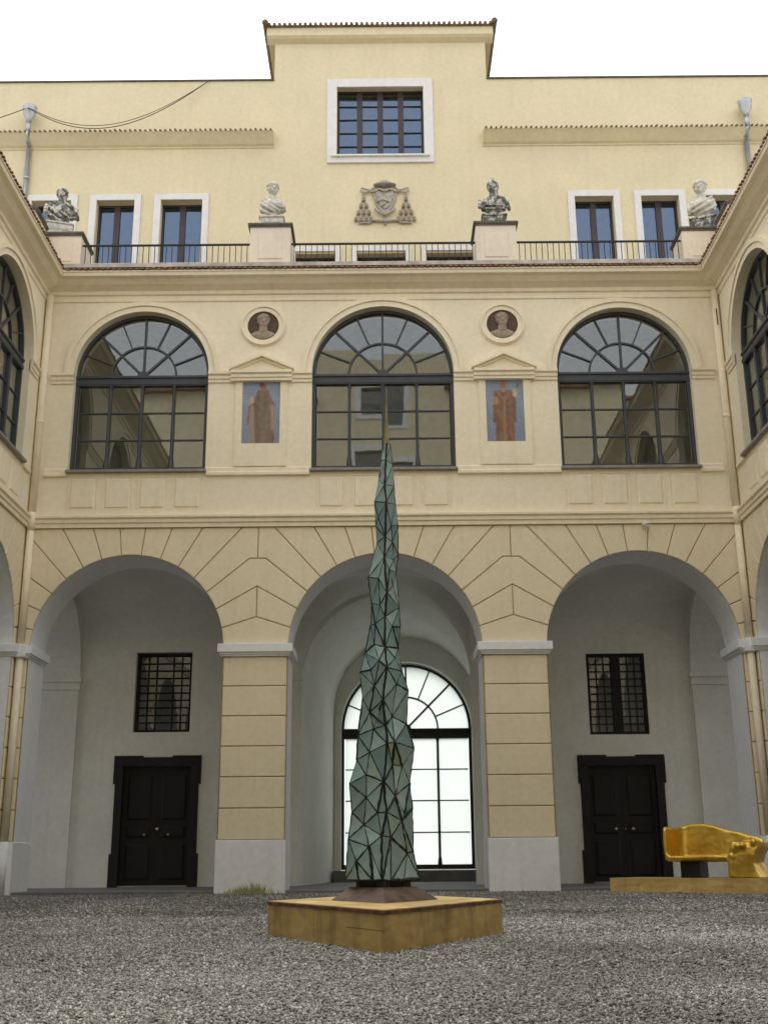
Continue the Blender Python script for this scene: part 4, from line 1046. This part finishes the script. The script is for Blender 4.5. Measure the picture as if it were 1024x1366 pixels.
SC = [(0.03, 4.13), (0.02, 3.97), (0.01, 3.73), (0.02, 3.56), (0.01, 3.25), (-0.0, 3.06), (0.02, 2.75), (-0.0, 2.54), (0.0, 2.28), (0.01, 2.1), (-0.02, 1.83), (-0.0, 1.62), (0.01, 1.47), (-0.02, 1.17), (-0.0, 0.93), (-0.04, 0.75), (-0.04, 0.41)]
IL = [(-0.05, 3.45), (-0.05, 2.88), (-0.04, 2.65), (-0.08, 2.49), (-0.09, 2.31), (-0.12, 2.09), (-0.05, 2.16), (-0.09, 1.95), (-0.13, 1.74), (-0.07, 1.68), (-0.1, 1.6), (-0.13, 1.41), (-0.16, 1.23), (-0.16, 1.05), (-0.07, 0.93), (-0.18, 0.84), (-0.14, 0.67), (-0.24, 0.56), (-0.11, 0.415), (-0.22, 0.418)]
IR = [(0.06, 3.35), (0.07, 3.21), (0.04, 2.96), (0.08, 3.06), (0.06, 2.46), (0.07, 2.83), (0.08, 2.19), (0.09, 1.97), (0.05, 1.7), (0.07, 1.48), (0.05, 1.31), (0.13, 1.3), (0.07, 1.06), (0.14, 0.93), (0.12, 0.87), (0.03, 0.74), (0.16, 0.62), (0.03, 0.411), (0.13, 0.411)]
SR[-1] = (.26, .42); SC[-1] = (-.04, .42)
def interp(poly, z):
    p = sorted(poly, key=lambda q: q[1])
    for a, b in zip(p, p[1:]):
        if a[1] <= z <= b[1]: return a[0] + (b[0] - a[0]) * (z - a[1]) / (b[1] - a[1])
    return p[0][0] if z < p[0][1] else p[-1][0]
rs = random.Random(21)
seams = MB(); seen = set()
def wob_bar(a, b, r):
    n = max(2, int((b - a).length / .035)); pts = []
    for i in range(n + 1):
        q = a.lerp(b, i / n)
        if 0 < i < n: q = q + Vector((rs.uniform(-1, 1), rs.uniform(-1, 1), rs.uniform(-1, 1))) * r * .32
        pts.append(q)
    seams.tube(pts, [r * rs.uniform(.8, 1.2) for _ in pts], 5)
for sil, ins in ((SL, IL), (SR, IR)):
    loop = sil + SC[::-1]
    bot = [q for q in ins if q[1] < .43]; inn = [q for q in ins if q[1] >= .43]
    bot.sort(key=lambda q: -abs(q[0] - SC[-1][0])); loop = sil + bot + SC[::-1]
    pts = [Vector((q[0], q[1] * .62)) for q in loop + inn]; n = len(loop)      # flattened, so that the triangles come out long
    vo, eo, fo, *_ = delaunay_2d_cdt(pts, [(i, (i + 1) % n) for i in range(n)], [], 1, 1e-6)
    vo = [Vector((q.x, q.y / .62)) for q in vo]; jit = {}
    def to3(q, back, idx):
        xs, xc = interp(sil, q.y), interp(SC, q.y); wd = (interp(SR, q.y) - interp(SL, q.y)) / 2
        t = 0 if abs(xs - xc) < 1e-4 else max(0, min(1, (q.x - xc) / (xs - xc)))
        dep = -(1 - t) * wd * .95
        if .05 < t < .95: dep += jit.setdefault(idx, rs.uniform(-.34, .16)) * wd
        return Vector((q.x, dep if not back else -dep, q.y - PH))
    for back in (False, True):
        for f in fo:
            T = [to3(vo[i], back, i) for i in f]
            for i in range(3):
                a, b = T[i], T[(i + 1) % 3]; ky = tuple(sorted((tuple(round(c, 4) for c in a), tuple(round(c, 4) for c in b))))
                if ky in seen: continue
                seen.add(ky); z = (a.z + b.z) / 2; ridge = abs(a.x - interp(SC, a.z + PH)) < .012 and abs(b.x - interp(SC, b.z + PH)) < .012 and a.z != b.z
                wob_bar(a, b, (.009 if ridge else .005) + .004 * (1 - z / 4) * rs.choice((.3, .6, 1, 1, 2.3)))
            cen = (T[0] + T[1] + T[2]) / 3; nr = (T[1] - T[0]).cross(T[2] - T[0])
            if nr.length < 1e-7: continue
            nr.normalize(); A = [(p - cen) * .97 for p in T]
            m = MB(); m.add([p + nr * .003 for p in A] + [p - nr * .003 for p in A], [(0, 1, 2), (5, 4, 3), (0, 3, 4, 1), (1, 4, 5, 2), (2, 5, 3, 0)])
            m.build('glass_pane', 'sculpt_glass', sc_, loc=cen)
sm = seams.build('metal_seams', 'seam', sc_); sm['kind'] = 'stuff'
m = MB(); m.tube([(.03, 0, 3.86), (.03, 0, 3.95), (.028, 0, 4.15), (.03, 0, 4.42)], [.028, .02, .012, .003], 8); m.build('spire_tip', 'tip', sc_)
m = MB(); a, b = (.43, .80), (.27, .40)                   # sloping steel foot
m.add([(-.02, -a[1], 0), (-.02 + a[0], 0, 0), (-.02, a[1], 0), (-.02 - a[0], 0, 0), (-.03, -b[1], .10), (-.03 + b[0], 0, .10), (-.03, b[1], .10), (-.03 - b[0], 0, .10)], [(3, 2, 1, 0), (4, 5, 6, 7), (0, 1, 5, 4), (1, 2, 6, 5), (2, 3, 7, 6), (3, 0, 4, 7)])
bevel(m.build('steel_foot', 'steel_dark', sc_), .01)
m = MB(); m.add([(-.04, -.20, .09), (.17, 0, .09), (-.04, .20, .09), (-.24, 0, .09), (-.04, -.20, .15), (.17, 0, .15), (-.04, .20, .15), (-.24, 0, .15)], [(3, 2, 1, 0), (4, 5, 6, 7), (0, 1, 5, 4), (1, 2, 6, 5), (2, 3, 7, 6), (3, 0, 4, 7)]); m.build('foot_gap_shade', 'black_iron', sc_)  # added black block, stands in for the shadow in the gap between the posts
for x, y in ((-.03, -.22), (.14, 0), (-.2, 0), (-.03, .22)): m = MB(); m.tube([(x, y, .098), (x, y, .148)], .05, 10); m.build('foot_post', 'black_iron', sc_)
m = MB(); m.add([(-.04, -.27, .145), (.24, 0, .145), (-.04, .27, .145), (-.31, 0, .145), (-.04, -.27, .16), (.24, 0, .16), (-.04, .27, .16), (-.31, 0, .16)], [(3, 2, 1, 0), (4, 5, 6, 7), (0, 1, 5, 4), (1, 2, 6, 5), (2, 3, 7, 6), (3, 0, 4, 7)])
m.build('base_plate', 'seam', sc_)

# ================================================================== BENCH AND ITS PLATFORM
bp = empty('bench_platform', None, (4.02, -1.25, 0), math.atan2(-2.15, 2.6)); tag(bp, 'low plywood platform under the gilded bench', 'platform')
LN, DP, BH = 3.4, 1.0, .225
xs = [0, 1.2, 2.3, LN]
for k in range(3):
    m = MB(); m.box(xs[k] + (.0015 if k else 0), xs[k + 1] - .0015, 0, .03, -.02, BH); m.build('side_board', 'ply_light', bp)
m = MB(); m.box(0, .03, .031, DP - .031, -.02, BH); m.build('side_board', 'ply_light', bp)
m = MB(); m.box(LN - .03, LN, .031, DP - .031, -.02, BH); m.build('side_board', 'ply_light', bp)
m = MB(); m.box(0, LN, DP - .03, DP, -.02, BH); m.build('side_board', 'ply_light', bp)
m = MB(); m.box(-.004, LN + .004, -.004, DP + .004, BH, BH + .02); m.build('top_board', 'ply_light', bp)
ang = math.atan2(-2.15, 2.6); dv = Vector((math.cos(ang), math.sin(ang))); nv = Vector((-dv.y, dv.x))
bo = Vector((4.02, -1.25)) + dv * 1.06 + nv * .12
bn = empty('bench', None, (bo.x, bo.y, BH + .02), ang); bn.scale = (.91, .96, .96); tag(bn, 'gilded bench like a melted sofa with one folded leg, on a black block', 'bench')
m = MB()
def sheet(f, th, nu=22, nw=8):                          # thick sheet from a grid of points
    G = [[Vector(f(i / nu, j / nw)) for j in range(nw + 1)] for i in range(nu + 1)]
    V = []; k = nw + 1
    Nn = [[None] * k for _ in range(nu + 1)]
    for i in range(nu + 1):
        for j in range(k):
            a = G[min(i + 1, nu)][j] - G[max(i - 1, 0)][j]; b = G[i][min(j + 1, nw)] - G[i][max(j - 1, 0)]
            Nn[i][j] = a.cross(b).normalized()
    for sgn in (1, -1):
        for i in range(nu + 1):
            for j in range(k): V.append(G[i][j] + Nn[i][j] * th / 2 * sgn)
    o = (nu + 1) * k; F = []
    for i in range(nu):
        for j in range(nw):
            a = i * k + j; F += [(a, a + 1, a + k + 1, a + k), (o + a, o + a + k, o + a + k + 1, o + a + 1)]
    for i in range(nu): F += [(i * k, (i + 1) * k, o + (i + 1) * k, o + i * k), (i * k + nw, o + i * k + nw, o + (i + 1) * k + nw, (i + 1) * k + nw)]
    for j in range(nw): F += [(j, o + j, o + j + 1, j + 1), (nu * k + j, nu * k + j + 1, o + nu * k + j + 1, o + nu * k + j)]
    m.add(V, F)
def topz(s):
    P = [(0, .84), (.25, .90), (.45, .93), (.8, .85), (1.1, .77), (1.4, .71), (1.6, .66), (1.85, .58), (2.2, .5)]
    for (a, b), (c, d) in zip(P, P[1:]):
        if a <= s <= c: return b + (d - b) * (s - a) / (c - a)
    return .84
def wallpath(t):                                        # left arm from the front, round the corner, along the back
    L1, L2, L3 = .42, .28, 1.55; d = t * (L1 + L2 + L3)
    if d < L1: return (.03, d)
    if d < L1 + L2: a = (d - L1) / L2 * math.pi / 2; return (.03 + .18 * (1 - math.cos(a)), L1 + .18 * math.sin(a))
    d -= L1 + L2; return (.21 + d, .60 - .05 * d)
def back(t, w):
    x, y = wallpath(t); z0, z1 = .31, topz(x); lean = .07 * w * (y / .6)
    return (x, y + lean, z0 + (z1 - z0) * w)
sheet(back, .075, 40, 10)
sheet(lambda t, w: (.02 + 1.45 * t, .02 + .62 * w, .33 - .02 * math.sin(math.pi * w)), .085, 24, 8)
m.tube([(.03, .01, .84), (.02, .0, .6), (.03, 0, .42), (.10, 0, .335), (.3, -.005, .335), (.8, -.005, .345), (1.25, -.01, .34), (1.34, -.015, .28), (1.33, -.02, .12), (1.33, -.02, .01)], [.04, .036, .04, .05, .045, .042, .046, .06, .055, .06], 10)
leg = [(1.30, 1.84, -.02, .5, .0), (1.31, 1.80, -.02, .5, .10), (1.32, 1.76, -.02, .5, .24), (1.30, 1.80, -.02, .52, .38), (1.32, 1.86, -.0, .56, .50), (1.36, 1.88, .04, .58, .60)]
V = []
for x0, x1, y0, y1, z in leg: V += [(x0, y0, z), (x1, y0, z), (x1, y1, z), (x0, y1, z)]
F = [(3, 2, 1, 0), tuple(range(len(V) - 4, len(V)))]
for i in range(len(leg) - 1):
    for q in range(4): F.append((4 * i + q, 4 * i + (q + 1) % 4, 4 * i + 4 + (q + 1) % 4, 4 * i + 4 + q))
m.add(V, F)
for c, r in (((1.50, -.03, .53), .06), ((1.60, -.03, .54), .055), ((1.42, -.02, .48), .06), ((1.80, .02, .60), .07), ((1.36, -.01, .36), .07), ((1.84, .1, .56), .08)): m.ball(c, r)
roll = [back(t / 30, 1.0) for t in range(31)]
m.tube(roll, [.044 + .008 * math.sin(t * .9) for t in range(31)], 10)
me = remesh(m, .02, 4, 'gold')
for v in me.vertices: v.co += v.normal * (0.012 * mnoise.noise(v.co * 4.0) + .004 * mnoise.noise(v.co * 14.0))
z0 = min(v.co.z for v in me.vertices)
for v in me.vertices: v.co.z -= z0
link('bench_body', me, bn)
m = MB(); m.box(.24, .64, .12, .48, 0, .315); bevel(m.build('support_block', 'black_iron', bn), .008)

# ================================================================== GRAVEL STONES, GRASS TUFT
def stones():
    rng = np.random.default_rng(4)
    base = np.array([(1, 0, 0), (-1, 0, 0), (0, 1, 0), (0, -1, 0), (0, 0, 1), (0, 0, -1)], float)
    tri = np.array([(0, 2, 4), (2, 1, 4), (1, 3, 4), (3, 0, 4), (2, 0, 5), (1, 2, 5), (3, 1, 5), (0, 3, 5)])
    pts = []
    for d0, d1, dens, r0, r1 in ((3.4, 6.5, 6500, .0055, .0115), (6.5, 9.5, 3200, .007, .014), (9.5, 13, 1300, .009, .017), (13, 22.6, 280, .011, .021)):
        wmax = .37 * d1 + .6; n = int((d1 - d0) * 2 * wmax * dens)
        d = rng.uniform(d0, d1, n); x = rng.uniform(-wmax, wmax, n)
        k = np.abs(x) < .37 * d + .5
        x, y, r = x[k], d[k] - 23, rng.uniform(r0, r1, k.sum()) * rng.choice([.7, 1, 1, 1.25], k.sum())
        inside = (np.abs(x - CX) / HW + np.abs(y - CY) / HD) < 1.0
        du = (x - 4.02) * dv.x + (y + 1.25) * dv.y; dn = (x - 4.02) * nv.x + (y + 1.25) * nv.y
        inside |= (du > 0) & (du < LN) & (dn > 0) & (dn < DP)
        inside |= (np.abs(x) > HX - .1) | (y > -.06)
        q = ~inside; pts.append(np.stack([x[q], y[q], r[q]], 1))
    p = np.concatenate(pts); n = len(p)
    V = base[None] * rng.uniform(.55, 1.25, (n, 6, 1)) * p[:, 2][:, None, None]
    V += rng.normal(0, .18, V.shape) * p[:, 2][:, None, None]
    a = rng.uniform(0, 2 * np.pi, n); c, s = np.cos(a)[:, None], np.sin(a)[:, None]
    X = V[..., 0] * c - V[..., 1] * s; Y = V[..., 0] * s + V[..., 1] * c; Z = V[..., 2] * .7
    V = np.stack([X + p[:, 0:1], Y + p[:, 1:2], Z + (p[:, 2] * rng.uniform(.1, .55, n))[:, None]], -1).reshape(-1, 3)
    F = (tri[None] + (np.arange(n) * 6)[:, None, None]).reshape(-1, 3)
    me = bpy.data.meshes.new('gravel'); me.vertices.add(len(V)); me.vertices.foreach_set('co', V.astype(np.float32).ravel())
    me.loops.add(F.size); me.loops.foreach_set('vertex_index', F.astype(np.int32).ravel())
    me.polygons.add(len(F)); me.polygons.foreach_set('loop_start', np.arange(0, F.size, 3, dtype=np.int32))
    me.update(calc_edges=True); me.materials.append(M['pebble'])
    tag(link('gravel', me), 'loose grey gravel covering the courtyard', 'gravel', kind='stuff')
    print('stones', n)
stones()
m = MB(); k = random.Random(8)
for i in range(230):
    x = -2.62 + .42 * k.gauss(0, .6); y = -.06 - abs(k.gauss(0, .05)); h = k.uniform(.06, .24) * math.exp(-((x + 2.55) / .5) ** 2); a = k.uniform(0, 6.28); l = k.uniform(.2, .7) * h
    dx, dy = math.cos(a), math.sin(a) * .6 - .2; w = .006
    m.add([(x - w, y, 0), (x + w, y, 0), (x + dx * l * .4 + w * .7, y + dy * l * .4, h * .6), (x + dx * l * .4 - w * .7, y + dy * l * .4, h * .6), (x + dx * l, y + dy * l, h)], [(0, 1, 2, 3), (3, 2, 4)])
tag(m.build('grass_tuft', 'grass'), 'small green grass tuft at the foot of the arcade pier', 'grass', kind='stuff')
